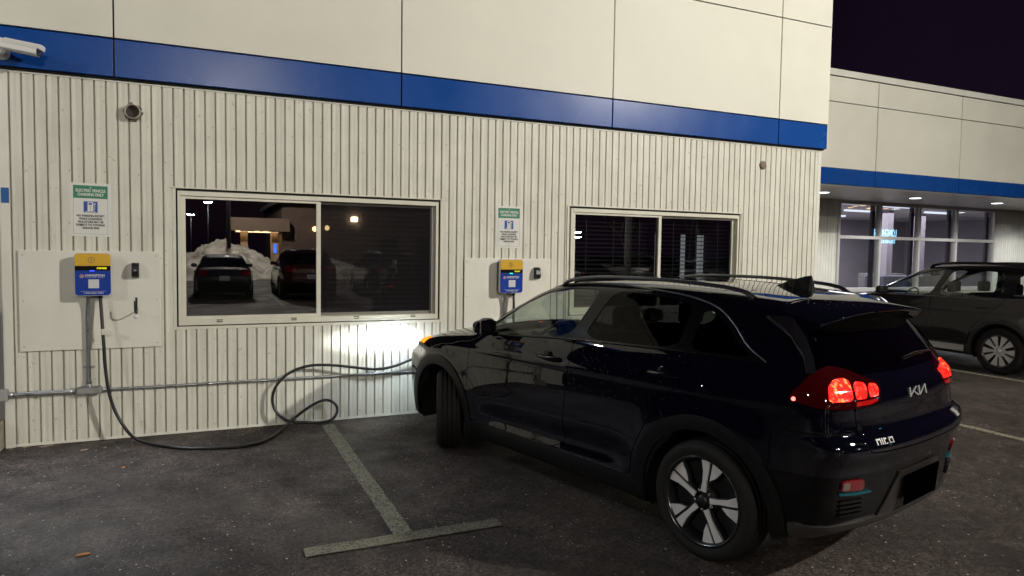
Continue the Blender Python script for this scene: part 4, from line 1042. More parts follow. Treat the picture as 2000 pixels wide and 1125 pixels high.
    MB().box((1.60, -.11, 1.375), (1.63, .11, 1.43), .015).build('rear_view_mirror', plast, root)
    # wheels
    ST = dict(kind='twin', rim='rim_dark', rimp=((.05, .05, .052), .25, .8), face='machined_alloy', facep=((.76, .74, .72), .30, .35))
    make_wheel('wheel', root, (0, .778, .336), .338, .247, .215, ST, 1, spin=R(97), n=64)
    make_wheel('wheel', root, (0, -.778, .336), .338, .247, .215, ST, -1, spin=R(60))
    make_wheel('wheel', root, (2.70, .765, .336), .338, .247, .215, ST, 1, steer=R(-33), n=64)
    make_wheel('wheel', root, (2.70, -.765, .336), .338, .247, .215, ST, -1, steer=R(-33))
    # charge inlet flap in the nose
    q = np.array((3.60, .13, .70))
    MB().box((-.02, -.07, -.08), (.02, .07, .08), .015).build('charge_inlet', MM['trim'], root, tuple(q))
    return root
hero = build_hero()
for sgn in (1, -1):
    l_ = bpy.data.lights.new('headlamp_beam', 'SPOT'); l_.energy = 460; l_.spot_size = R(80); l_.spot_blend = 1.; l_.color = (1., .97, .98); l_.shadow_soft_size = .03
    o = bpy.data.objects.new('headlamp_beam', l_); COL.objects.link(o); o.parent = hero
    p = HS.snap(np.array([[3.40, sgn * .64, .84]]), 4, .03)[0]; o.location = tuple(p)
    o.rotation_euler = Vector((1, sgn * .10, -.06)).to_track_quat('-Z', 'Y').to_euler(); o.scale = (1, .30, 1)
    l2 = bpy.data.lights.new('headlamp_spill', 'SPOT'); l2.energy = 34; l2.spot_size = R(150); l2.spot_blend = 1.; l2.color = (.80, .92, 1.); l2.shadow_soft_size = .04
    o2 = bpy.data.objects.new('headlamp_spill', l2); COL.objects.link(o2); o2.parent = hero; o2.location = tuple(p + np.array((.01, 0, -.03))); o2.rotation_euler = Vector((1, 0, -.75)).to_track_quat('-Z', 'Y').to_euler()
# ---------------------------------------------------------------- boards, signs, chargers
boardm = mat('painted_board', (.67, .665, .59), .55, noise=(4, .07, .08), bump=(35, .06, 3))
def board(x0, x1, z0, z1, label):
    t = thing('backing_board', label, 'board', (x0, 0, z0), 0, 'boards behind the chargers')
    MB().box((0, -.034, 0), (x1 - x0, -.0145, z1 - z0), .003).build('panel', boardm, t)
    for fx in (.03, (x1 - x0) - .03):
        for fz in (.04, (z1 - z0) / 2, (z1 - z0) - .04):
            MB().lathe([(0, -.037), (.005, -.036), (.006, -.033)], 'y', 8, (fx, 0, fz)).build('screw', mat('screw_grey', (.2, .2, .2), .5), t)
board(.138, 1.190, .810, 1.661, 'cream board on the siding behind the first charger, left of the wide window')
board(4.076, 5.103, .810, 1.632, 'cream board on the siding behind the second charger, half hidden by the crossover')

white_p = mat('sign_white', (.66, .66, .62), .35, noise=(9, .04, .05)); green_p = mat('sign_green', (.025, .19, .105), .4); ink = mat('sign_ink', (.06, .065, .07), .5); blue_p = mat('sign_blue', (.02, .06, .33), .4)
def put_text(s, size, x, z, y, m, par, name='lettering', bold=0., width=None, spacing=1.):
    me = text_mesh(s, size, .0004, bold=bold, spacing=spacing)
    xs = [v.co.x for v in me.vertices]; w = max(xs) - min(xs); k = (width / w) if width else 1.
    for v in me.vertices: v.co = Vector((v.co.x * k, -v.co.z, v.co.y))
    return link(name, me, m, par, (x, y, z))
def ev_sign(x, z, label, warp=0.):
    t = thing('charging_sign', label, 'sign', (x, -.017, z), 0, 'electric vehicle signs')
    W_, H = .305, .457
    def rr(w, h, r, n=5):
        o = []
        for cx, cz, a0 in ((w / 2 - r, h / 2 - r, 0), (-w / 2 + r, h / 2 - r, 90), (-w / 2 + r, -h / 2 + r, 180), (w / 2 - r, -h / 2 + r, 270)):
            for k in range(n + 1): a = R(a0 + 90 * k / n); o.append((cx + r * math.cos(a), cz + r * math.sin(a)))
        return o
    MB().prism(rr(W_, H, .018), -.003, 0, 'y').build('plate', white_p, t)
    fr = MB(); a = .128; zb, zt = -.207, .207
    for p, q in (((-a, zb), (a, zb + .0018)), ((-a, zb), (-a + .0018, zt)), ((a - .0018, zb), (a, zt))): fr.box((p[0], -.0036, p[1]), (q[0], -.0028, q[1]))
    fr.build('border_line', mat('sign_green_line', (.12, .22, .15), .5), t)
    MB().box((-.128, -.0040, .098), (.128, -.0030, .207)).build('green_band', green_p, t)
    put_text('ELECTRIC VEHICLE', .033, 0, .163, -.0048, white_p, t, bold=.0010, width=.218); put_text('CHARGING ONLY', .033, 0, .129, -.0048, white_p, t, bold=.0010, width=.196)
    MB().box((-.052, -.0040, -.022), (.052, -.0030, .072)).build('pictogram_square', blue_p, t)
    ic = MB(); ic.box((-.022, -.0050, -.016), (.020, -.0042, .067)); ic.box((-.038, -.0050, -.018), (.038, -.0042, -.012)); ic.build('pictogram_pump', white_p, t)
    MB().box((-.014, -.0058, .043), (.010, -.0050, .060)).build('pictogram_screen', blue_p, t)
    MB().tube([(.020, -.0046, .0), (.031, -.0046, .004), (.031, -.0046, .036), (.026, -.0046, .050)], .0022, 6).box((.024, -.0052, .048), (.040, -.0042, .056)).build('pictogram_hose', white_p, t)
    put_text('E', .022, -.002, .029, -.0056, ink, t); put_text('V', .022, -.002, .008, -.0056, ink, t)
    for s, zz, w in (('NO PARKING EXCEPT', -.052, .208), ('WHILE CHARGING', -.078, .172), ('VIOLATORS MAY BE', -.104, .192), ('SUBJECT TO TOWING', -.130, .212), ('AND/OR FINE', -.156, .126)):
        put_text(s, .024, 0, zz, -.0044, ink, t, bold=.0010, width=w)
    for zz in (.190, -.185): MB().lathe([(0, -.007), (.005, -.006), (.007, -.003)], 'y', 10, (0, 0, zz)).build('bolt', mat('bolt_steel', (.6, .6, .6), .3, 1.), t)
    return t
s1 = ev_sign(.662, 2.012, 'green and white charging sign above the charger numbered one'); s1.rotation_euler = (0, R(.6), 0)
s2 = ev_sign(4.590, 1.972, 'green and white charging sign above the charger numbered two')

ch_white = mat('charger_shell', (.60, .61, .63), .3, noise=(8, .05, .05)); ch_y = mat('charger_yellow', (.62, .37, .03), .3); ch_b = mat('charger_blue', (.012, .045, .30), .22, 0, .5); ch_k = mat('charger_black', (.008, .008, .010), .12)
def rrect(w, h, r, cx=0, cz=0, n=5):
    o = []
    for sx, sz, a0 in ((1, 1, 0), (-1, 1, 90), (-1, -1, 180), (1, -1, 270)):
        for k in range(n + 1): a = R(a0 + 90 * k / n); o.append((cx + sx * (w / 2 - r) + r * math.cos(a), cz + sz * (h / 2 - r) + r * math.sin(a)))
    return o
def charger(x, z, num, ledcol, label):
    t = thing('charging_station', label, 'charger', (x, -.034, z), 0, 'wall chargers')
    W_, H = .272, .366
    MB().prism(rrect(W_ - .03, H - .03, .03), -.075, 0, 'y').build('rear_box', mat('charger_grey', (.05, .05, .055), .5), t)
    MB().prism(rrect(W_, H, .032), -.105, -.070, 'y').build('shell', ch_white, t)
    w2, h2 = W_ - .010, H - .010; zt = h2 / 2
    def band(z0, z1, m, nm, rt=0, rb=0):
        p = []
        if rb: p += [q for q in rrect(w2, 2, .028, 0, z0 + 1)][12:]
        else: p += [(-w2 / 2, z0), (w2 / 2, z0)]
        if rt: p += [q for q in rrect(w2, 2, .028, 0, z1 - 1)][:12]
        else: p += [(w2 / 2, z1), (-w2 / 2, z1)]
        MB().prism(p, -.110, -.104, 'y').build(nm, m, t)
    band(zt - .105, zt, ch_y, 'yellow_cover', rt=1); band(zt - .145, zt - .106, ch_k, 'display_strip'); band(-zt, zt - .146, ch_b, 'blue_cover', rb=1)
    zn = zt - .056
    MB().lathe([(.022, -.111), (.0255, -.111)], 'y', 28, (-.01, 0, zn)).build('number_ring', ink, t, fix=True)
    put_text(num, .034, -.010, zn, -.1112, ink, t, 'number', bold=.0008)
    # display: a few lit dot-matrix dashes
    rnd = random.Random(ord(num)); 
    d = MB()
    for r_ in range(3):
        for c in range(11):
            if rnd.random() < .8: d.box((.030 + c * .0066, -.1115, zt - .122 - r_ * .005), (.030 + c * .0066 + .0052, -.1108, zt - .1185 - r_ * .005))
    tag(d.build('display_dots', emis('display_yellow', (1, .88, .03), 1.3), t), kind='stuff')
    MB().box((-.024, -.1125, zt - .152), (.012, -.1095, zt - .143), .002).build('status_light', emis('status_' + num, ledcol, 2.2), t)
    zl = zt - .190
    MB().lathe([(.011, -.1108), (.0155, -.1108)], 'y', 20, (-.082, 0, zl - .003)).build('logo_ring', mat('logo_orange', (.65, .32, .12), .4), t)
    MB().tube([(-.088, -.1108, zl - .008), (-.082, -.1108, zl + .002), (-.076, -.1108, zl - .008)], .002, 6).build('logo_mark', white_p, t)
    put_text('LIVINGSTON', .024, .014, zl + .003, -.1112, white_p, t, bold=.0007, width=.144); put_text('CHARGE PORT', .010, .014, zl - .0135, -.1112, white_p, t, width=.142, spacing=1.5)
    MB().box((-.034, -.1112, zl - .105), (.044, -.1102, zl - .030)).build('blank_sticker', mat('sticker_white', (.55, .56, .58), .5), t)
    MB().box((-.09, -.1110, -zt + .0335), (.095, -.1102, -zt + .0350)).build('rule_line', white_p, t)
    put_text('1-844-823-1001', .016, .004, -zt + .020, -.1112, white_p, t, bold=.0003, width=.142)
    MB().tube([(.046, -.060, -H / 2 + .012), (.048, -.060, -H / 2 - .024)], .018, 12).build('cable_gland', ch_k, t)
    MB().lathe([(.021, -H / 2 - .014), (.021, -H / 2 + .01)], 'z', 12, (-.045, -.055, 0)).build('conduit_hub', MATS['galvanised'], t)
    return t
charger(.686, 1.462, '1', (.05, .08, 1.), 'blue and yellow wall charger numbered one, its cable trailing to the ground')
charger(4.577, 1.442, '2', (.05, 1., .55), 'blue and yellow wall charger numbered two with a green light')
blk = mat('black_rubber', (.012, .012, .013), .42)
def holster(x, z, label):
    t = thing('connector_holster', label, 'holster', (x, -.034, z), 0, 'plug holsters')
    MB().prism([(0, -.060), (-.030, -.060), (-.060, -.045), (-.075, -.01), (-.062, .035), (-.040, .068), (0, .068)], -.028, .028, 'x').build('body', blk, t)
    MB().lathe([(.017, 0), (.017, .012), (.022, .012), (.022, 0)], 'z', 14, (0, -.045, .058)).build('socket_ring', mat('holster_grey', (.06, .06, .065), .3), t)
    MB().box((-.010, -.080, -.002), (.010, -.068, .010), .003).build('latch', mat('bolt_steel', (.6, .6, .6), .3, 1.), t)
holster(.998, 1.492, 'black plug holster on the board beside charger one'); holster(4.922, 1.468, 'black plug holster on the board beside charger two')
def hook(x, z, label):
    t = thing('cable_hook', label, 'hook', (x, -.034, z))
    MB().box((-.009, -.006, -.075), (.009, 0, .070), .003).build('hook_plate', blk, t)
    MB().tube(spline([(0, 0, -.045), (0, -.06, -.055), (0, -.13, -.050), (0, -.17, -.010), (0, -.175, .050)], 6), .0065, 8).build('hook_arm', blk, t)
    MB().lathe([(0, -.004), (.017, -.003), (.020, 0)], 'y', 14, (-.006, 0, -.10)).build('screw_cap', white_p, t)
hook(1.000, 1.185, 'black cable hook screwed to the board right of charger one')

# ---------------------------------------------------------------- conduits
gal = MATS['galvanised']
def strap(par, x, z, r, vert):
    if vert: MB().box((x - r - .028, -.026, z - .010), (x + r + .028, -.0215, z + .010), .001).lathe([(r + .003, z - .009), (r + .003, z + .009)], 'z', 14, (x, -.036, 0)).build('strap', gal, par)
    else: MB().box((x - .010, -.026, z - r - .026), (x + .010, -.0215, z + r + .004), .001).lathe([(r + .003, x - .009), (r + .003, x + .009)], 'x', 14, (0, -.040, z)).build('strap', gal, par)
t = thing('conduit_run', 'galvanised steel conduit along the siding with a riser to charger one', 'conduit', (0, 0, 0))
MB().tube([(.640, -.085, 1.28), (.640, -.080, 1.24), (.632, -.060, 1.18), (.630, -.055, 1.1), (.630, -.055, .86), (.630, -.040, .78), (.630, -.038, .475)], .0165, 12).build('riser', gal, t)
for x0, x1, r in ((.045, .52, .0205), (.74, 3.9, .0125)):
    n_ = max(2, int((x1 - x0) / .4)); MB().tube([(x0 + (x1 - x0) * i / n_, -.040, .452) for i in range(n_ + 1)], r, 12).build('pipe', gal, t)
MB().prism(rrect(.205, .066, .032, .632, .455), -.068, -.018, 'y').build('conduit_body', gal, t)
MB().prism(rrect(.180, .044, .021, .632, .455), -.074, -.0675, 'y').build('cover_plate', mat('cover_galv', (.52, .52, .50), .4, .9), t)
for x0, r in ((.505, .027), (.085, .027), (.745, .019)): MB().lathe([(r, x0 - .018), (r, x0 - .004), (r * .85, x0 - .002), (r * .85, x0 + .006), (r, x0 + .008), (r, x0 + .022)], 'x', 10, (0, -.040, .453)).build('coupling', gal, t)
MB().lathe([(.024, .485), (.024, .50), (.020, .502), (.020, .518), (.024, .52), (.024, .535)], 'z', 10, (.630, -.038, 0)).build('coupling', gal, t)
for x_ in (.24, 2.05, 3.1): strap(t, x_, .452, .0205 if x_ < .5 else .0125, False)
strap(t, .630, .655, .0165, True)
MB().box((-.10, -.085, .405), (.052, -.005, .505), .012).build('junction_box', mat('junction_grey', (.30, .31, .30), .6), t)
t = thing('conduit_riser', 'short grey conduit and bend below charger two', 'conduit', (0, 0, 0))
MB().tube([(4.532, -.085, 1.262), (4.532, -.075, 1.2), (4.528, -.055, 1.12), (4.528, -.05, .48)], .0165, 12).build('riser', gal, t)

# ---------------------------------------------------------------- charging cables
def cable(name, pts, label, r=.0135, n=8):
    o = MB().tube(spline(pts, n), r, 10).build(name, mat('cable_black', (.010, .010, .011), .38, noise=(30, .3, .08)))
    return tag(o, label, 'cable')
c1 = [(.732, -.095, 1.26), (.738, -.105, 1.16), (.748, -.125, 1.0), (.757, -.14, .85), (.765, -.15, .68), (.79, -.16, .46), (.83, -.165, .30), (.895, -.18, .16), (.98, -.23, .055), (1.12, -.36, .018), (1.36, -.57, .0145), (1.68, -.69, .0145), (1.92, -.68, .0145), (2.08, -.50, .0145), (2.20, -.26, .020), (2.34, -.12, .09), (2.50, -.075, .185), (2.63, -.07, .225), (2.715, -.085, .185), (2.735, -.10, .115), (2.69, -.12, .045), (2.58, -.15, .026), (2.42, -.15, .040), (2.27, -.14, .065), (2.165, -.12, .155), (2.13, -.10, .27), (2.165, -.10, .40), (2.28, -.10, .515), (2.45, -.105, .575), (2.65, -.12, .578), (2.90, -.145, .545), (3.10, -.17, .520), (3.28, -.20, .545), (3.45, -.235, .610), (3.62, -.27, .665), (3.80, -.25, .70), (3.92, -.235, .70)]
hc = cable('charging_cable', c1, 'thick black charging cable looping on the ground from charger one to the crossover')
MB().box((.748, -.160, .945), (.815, -.156, .985), .001).build('paper_tag', mat('tag_white', (.6, .58, .52), .7), hc); MB().tube([(.750, -.1275, .992), (.7535, -.134, .945)], .0155, 10).build('tag_band', mat('tag_white', (.6, .58, .52), .7), hc)
cable('charging_cable', [(4.623, -.095, 1.24), (4.622, -.11, 1.1), (4.60, -.14, .8), (4.56, -.17, .4), (4.50, -.22, .08), (4.40, -.32, .0145), (4.1, -.42, .0145), (3.95, -.30, .0145), (4.2, -.18, .0145), (4.7, -.22, .0145)], 'black cable hanging from charger two down behind the crossover')

# ---------------------------------------------------------------- litter by the wall
chip = mat('dry_leaf', (.34, .28, .20), .8, noise=(60, .4, .05)); chip2 = mat('orange_leaf', (.40, .16, .04), .8, noise=(60, .3, .05))
rnd = random.Random(9)
for i, (x_, y_, s_, a_, m_, lab) in enumerate([(.17, -.05, .055, 10, chip, 'pale torn leaf scrap nearest the left corner of the siding'), (.29, -.09, .05, 25, chip, 'pale paper-like leaf scrap second from the left corner'), (.33, -.06, .06, -10, chip, 'pale leaf scrap third from the left corner'), (.62, -.32, .05, 5, chip, 'tan leaf scrap lying on asphalt left of the cable'), (.77, -.30, .03, 40, chip, 'small tan crumb beside the cable bend'), (.92, -2.58, .055, 15, chip2, 'orange leaf alone on the asphalt near the bottom left'), (.97, -.95, .03, 70, chip2, 'small orange scrap in the middle of the left bay')]):
    p = []
    for k in range(9):
        a = k / 9 * 2 * math.pi; rr_ = s_ * rnd.uniform(.55, 1.) * .5; p.append((rr_ * 1.5 * math.cos(a), rr_ * .7 * math.sin(a)))
    o = MB().prism(p, .004, .009).build('leaf_scrap', m_, None, (x_, y_, 0), (R(rnd.uniform(-6, 6)), R(rnd.uniform(-6, 6)), R(a_))); tag(o, lab, 'leaf', 'scraps on the asphalt')
# ---------------------------------------------------------------- the set-back showroom on the right
SH = thing('showroom_building', 'set-back cream showroom with blue band, lit soffit and gridded windows', 'building', (0, 0, 0))
FY, WY = 3.10, 5.70
seams = [9.245, 11.55, 14.20, 16.85, 19.50, 22.15, 24.8, 27.45, 30.1]
for a, b in zip(seams, seams[1:]):
    g_ = .008
    for z0, z1, m in ((3.150, 3.463, fascia_b), (3.463 + .004, 4.757, fascia_w), (4.773, 5.255, fascia_w)):
        MB().box((a + g_, FY, z0), (b - g_, FY + .04, z1), .003).build('fascia_panel', m, SH)
MB().box((9.245, FY + .025, 3.142), (30.1, FY + .2, 5.29)).build('fascia_backing', dark, SH)
for a, b in zip([9.245, 12.3, 15.35, 18.4, 21.45, 24.5, 27.5], [12.3, 15.35, 18.4, 21.45, 24.5, 27.5, 30.1]):
    MB().box((a + .002, FY - .015, 5.275), (b - .002, FY + .35, 5.40), .004).build('coping', trimw, SH)
sof = mat('soffit_panel', (.50, .48, .47), .35, 0, .5, noise=(2, .06, .06))
for a, b in zip([9.245, 11.2, 13.2, 15.2, 17.2, 19.2, 21.2, 23.2, 25.2], [11.2, 13.2, 15.2, 17.2, 19.2, 21.2, 23.2, 25.2, 30.1]):
    MB().box((a + .003, FY + .045, 3.128), (b - .003, WY, 3.15)).build('soffit_board', sof, SH)
sp = .0975
def sid2(x0, x1, z0, z1):
    x = x0
    while x < x1 - .01:
        e = min(x1, x + 1.07); corrugated(x, e, z0, z1, WY, .02, 0, .016, sp).build('siding_panel', cream, SH, fix=False); x = e
sid2(9.3, 16.16, .02, 3.128); sid2(16.16, 22.50, .02, .80); sid2(22.50, 30., .02, 3.128)
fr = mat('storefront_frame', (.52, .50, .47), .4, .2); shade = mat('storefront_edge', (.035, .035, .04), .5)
gl2 = glass_mat('storefront_glass', (.66, .66, .70), .26, 0., (.8, .03))
sf = bpy.data.objects.new('storefront_window', None); COL.objects.link(sf); sf.parent = SH
mul = [16.20, 17.70, 19.22, 20.76, 22.44]; zt_, zm, zb = 3.10, 2.20, .87
for i, mx in enumerate(mul): MB().box((mx - .035, WY - .055, .80), (mx + .035, WY + .09, 3.128), .003).build('mullion', fr, sf)
for zz, hh in ((3.085, .043), (zm, .04), (zb - .02, .05)):
    for a, b in zip(mul, mul[1:]): MB().box((a + .035, WY - .050, zz - hh), (b - .035, WY + .085, zz + hh), .003).build('rail', fr, sf)
for a, b in zip(mul, mul[1:]):
    for z0, z1 in ((zb + .03, zm - .04), (zm + .04, 3.042)):
        MB().add([(a + .035, WY + .01, z0), (b - .035, WY + .01, z0), (b - .035, WY + .01, z1), (a + .035, WY + .01, z1)], [(0, 1, 2, 3)]).build('pane', gl2, sf, fix=False)
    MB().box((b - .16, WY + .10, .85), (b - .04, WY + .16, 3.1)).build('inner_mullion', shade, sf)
# interior
iw = mat('showroom_wall', (.34, .32, .34), .8); cl = mat('showroom_ceiling', (.5, .48, .48), .8)
MB().box((12, 14.0, 0), (30, 14.1, 3.5)).build('room_back_wall', iw, SH); MB().box((12, WY + .2, 3.25), (30, 14, 3.3)).build('room_ceiling', cl, SH)
MB().box((12, WY + .2, .0), (30, 14, .02)).build('room_floor', mat('showroom_tile', (.25, .25, .26), .25), SH); MB().box((11.9, WY + .2, 0), (12, 14, 3.3)).build('room_side_wall', iw, SH); MB().box((30, WY + .2, 0), (30.1, 14, 3.3)).build('room_side_wall', iw, SH)
for px_, py_ in ((17.2, 9.), (19.6, 9.), (22.3, 9.), (24.6, 9.5), (20.6, 12)): MB().box((px_ - .13, py_ - .13, .02), (px_ + .13, py_ + .13, 3.25)).build('column', iw, SH)
tubes = emis('fluorescent_tube', (.82, .9, 1.), 2.0)
for k, (x_, y_) in enumerate([(18.3, 7.2), (20.6, 7.4), (18.6, 9.4), (21.4, 9.4), (24.2, 8.6), (19.6, 11.6), (23., 11.8)]):
    MB().box((x_ - .6, y_ - .06, 3.19), (x_ + .6, y_ + .06, 3.245)).build('ceiling_tube', tubes, SH)
warm = emis('warm_glow', (1., .62, .30), 2.6); rnd = random.Random(5)  # added glowing discs, standing in for warm reflections in the panes
for k in range(10):
    x_ = 20.6 + rnd.uniform(-.9, .9); y_ = 8.2 + rnd.uniform(-.6, .6)
    MB().lathe([(0, 3.235), (.06, 3.235), (.09, 3.248)], 'z', 10, (x_, y_, 0)).build('warm_glow_disc', warm, SH)
for x0_, y0_, w_, m_ in ((17.6, 8.4, 1.8, (.16, .16, .18)), (21.2, 8.2, 2.2, (.10, .10, .12)), (23.6, 10.4, 1.6, (.2, .19, .18))):
    MB().box((x0_, y0_, .02), (x0_ + w_, y0_ + .7, 1.1), .02).build('service_counter', mat('counter_%g' % x0_, m_, .4), SH)
for x0_, z0_ in ((16.9, 1.3), (18.6, 1.5), (20.9, 1.4), (23.0, 1.35)):
    MB().box((x0_, 13.93, z0_), (x0_ + 1.1, 13.99, z0_ + .75), .01).build('wall_poster', mat('poster_%g' % x0_, (.30 + .1 * (x0_ % 2), .32, .42), .6), SH)
L_ = bpy.data.lights.new('showroom_light', 'AREA'); L_.shape = 'RECTANGLE'; L_.size = 10; L_.size_y = 5; L_.energy = 1000; L_.color = (.95, .93, 1.)
lo = bpy.data.objects.new('showroom_light', L_); COL.objects.link(lo); lo.location = (20.5, 9.8, 3.16); lo.parent = SH
# soffit downlights
DL = []
for k, (x_, y_, lab) in enumerate([(14.22, 4.42, 'round soffit downlight nearest the main building'), (17.18, 4.35, 'round soffit downlight over the middle panes'), (20.2, 4.28, 'round soffit downlight above the right-hand panes'), (23.2, 4.25, 'round soffit downlight furthest right')]):
    d_ = thing('soffit_downlight', lab, 'downlight', (x_, y_, 3.128), 0, 'downlights in the soffit')
    MB().lathe([(.125, 0), (.145, -.006), (.15, 0)], 'z', 24).build('trim_ring', fr, d_); MB().lathe([(0, -.004), (.125, -.004)], 'z', 24).build('lens', emis('downlight_lens', (.93, .96, 1.), 7), d_)
    l_ = bpy.data.lights.new('downlight', 'SPOT'); l_.energy = 330; l_.spot_size = R(150); l_.spot_blend = .8; l_.color = (.92, .95, 1.); l_.shadow_soft_size = .1
    q = bpy.data.objects.new('downlight_lamp', l_); COL.objects.link(q); q.location = (0, 0, -.03); q.parent = d_
# ---------------------------------------------------------------- the wagon on the right and the row of cars across the lot
WAGON = dict(HERO)
WAGON.update(wheelbase=2.745, wheel_r=.345, xr=-1.12, xf=3.72, wmax=.95, ztop=1.65, bottom=.24, belt=1.08, kick=.06,
    top=[(3.85, .60), (3.72, .78), (3.55, .90), (3.35, .965), (3.0, 1.03), (2.6, 1.085), (2.42, 1.115), (2.34, 1.145), (2.0, 1.305), (1.7, 1.440), (1.45, 1.545), (1.2, 1.60), (.8, 1.628), (.3, 1.632), (-.2, 1.615), (-.6, 1.575), (-.9, 1.53), (-1.2, 1.48)],
    section=[(.1, .82), (.25, .86), (.35, .885), (.5, .905), (.65, .912), (.8, .912), (.95, .900), (1.05, .880), (1.12, .852), (1.2, .812), (1.3, .768), (1.4, .722), (1.5, .672), (1.58, .622), (1.7, .54)],
    plan=[(-1.25, .20), (-1.1, .15), (-.9, .09), (-.6, .045), (-.2, .012), (.3, 0), (2.2, 0), (2.6, .005), (2.9, .02), (3.2, .07), (3.4, .13), (3.6, .22), (3.8, .34)],
    ghplan=[(-1.2, .13), (-.8, .09), (-.2, .04), (.6, .01), (1., 0), (2.2, 0), (2.6, .03)],
    rear=[(.1, -.70), (.26, -.86), (.34, -.98), (.45, -1.04), (.6, -1.06), (.72, -1.05), (.8, -1.02), (.95, -1.0), (1.05, -.97), (1.12, -.93), (1.3, -.83), (1.5, -.71), (1.7, -.59)],
    front=[(.1, 3.55), (.25, 3.62), (.45, 3.68), (.65, 3.69), (.8, 3.66), (.9, 3.58), (1., 3.45), (1.1, 3.3)],
    roof_f=1.5, scallop=.018, clad_r=.455, arch_r=.405, crown=.06,
    dlo=[(2.14, 1.065), (1.1, 1.085), (.2, 1.10), (-.72, 1.135), (-.80, 1.16), (-.66, 1.34), (-.45, 1.455), (-.1, 1.515), (.4, 1.545), (.8, 1.548), (1.15, 1.53), (1.4, 1.47), (1.75, 1.33), (2.05, 1.165)],
    glass=[[(2.02, 1.09), (1.13, 1.105), (.985, 1.512), (1.15, 1.505), (1.38, 1.445), (1.72, 1.305), (1.96, 1.165)],
           [(1.02, 1.11), (.02, 1.122), (.10, 1.495), (.40, 1.52), (.875, 1.522)],
           [(-.10, 1.130), (-.66, 1.152), (-.71, 1.175), (-.60, 1.32), (-.42, 1.425), (-.10, 1.482)]],
    doors=[[(2.27, .42), (2.28, .70), (2.26, .95), (2.18, 1.05), (1.10, 1.15), (1.08, 1.0), (1.12, .42)], [(1.12, .42), (1.08, 1.0), (1.06, 1.15), (-.02, 1.15), (0., 1.05), (.16, .90), (.40, .66), (.47, .42)]],
    hood=(2.46, 3.55, .76, .66), windshield=(2.43, 1.50), rear_glass=[(-.8, 1.14), (.68, 1.16), (.56, 1.48), (-.6, 1.49)],
    tailgate=[(.60, .70), (.62, .85), (.66, 1.12), (.62, 1.3), (.54, 1.52)], tg_bot=.70, tail_x=-.98,
    tail=[(.45, .93), (.45, 1.08), (.80, 1.12), (1.05, 1.06), (1.06, .98), (.8, .93)], head=[(3.10, 1.0), (3.15, .90), (3.4, .83), (3.66, .83), (3.66, .93), (3.4, .97)],
    sill=.40, rb_x=-.45, rb_z=.80, rbi_z=.58, fb_x=3.10, fb_z=.86, fbi_z=.45)
SUV = dict(WAGON)
SUV.update(ztop=1.75, top=[(3.85, .70), (3.72, .92), (3.55, 1.02), (3.2, 1.07), (2.6, 1.12), (2.42, 1.14), (2.3, 1.18), (2.0, 1.36), (1.7, 1.53), (1.5, 1.63), (1.2, 1.68), (.6, 1.70), (-.2, 1.69), (-.8, 1.65), (-1.2, 1.6)],
    section=[(.1, .84), (.3, .89), (.5, .92), (.9, .915), (1.08, .89), (1.15, .86), (1.3, .80), (1.5, .72), (1.62, .66), (1.8, .56)],
    dlo=[(2.14, 1.10), (.2, 1.13), (-.85, 1.16), (-.78, 1.45), (-.5, 1.56), (.4, 1.61), (1.2, 1.59), (1.5, 1.50), (1.9, 1.28)],
    glass=[[(2.0, 1.12), (1.13, 1.135), (1.0, 1.56), (1.2, 1.555), (1.48, 1.47), (1.86, 1.27)], [(1.02, 1.14), (.02, 1.15), (.05, 1.54), (.88, 1.57)], [(-.10, 1.155), (-.78, 1.18), (-.72, 1.42), (-.5, 1.51), (-.1, 1.54)]],
    rear=[(.1, -.75), (.3, -.98), (.45, -1.05), (.7, -1.06), (.9, -1.03), (1.1, -1.0), (1.3, -.92), (1.5, -.84), (1.75, -.74)], rear_glass=[(-.8, 1.18), (.70, 1.18), (.60, 1.55), (-.6, 1.56)])
SEDAN = dict(WAGON)
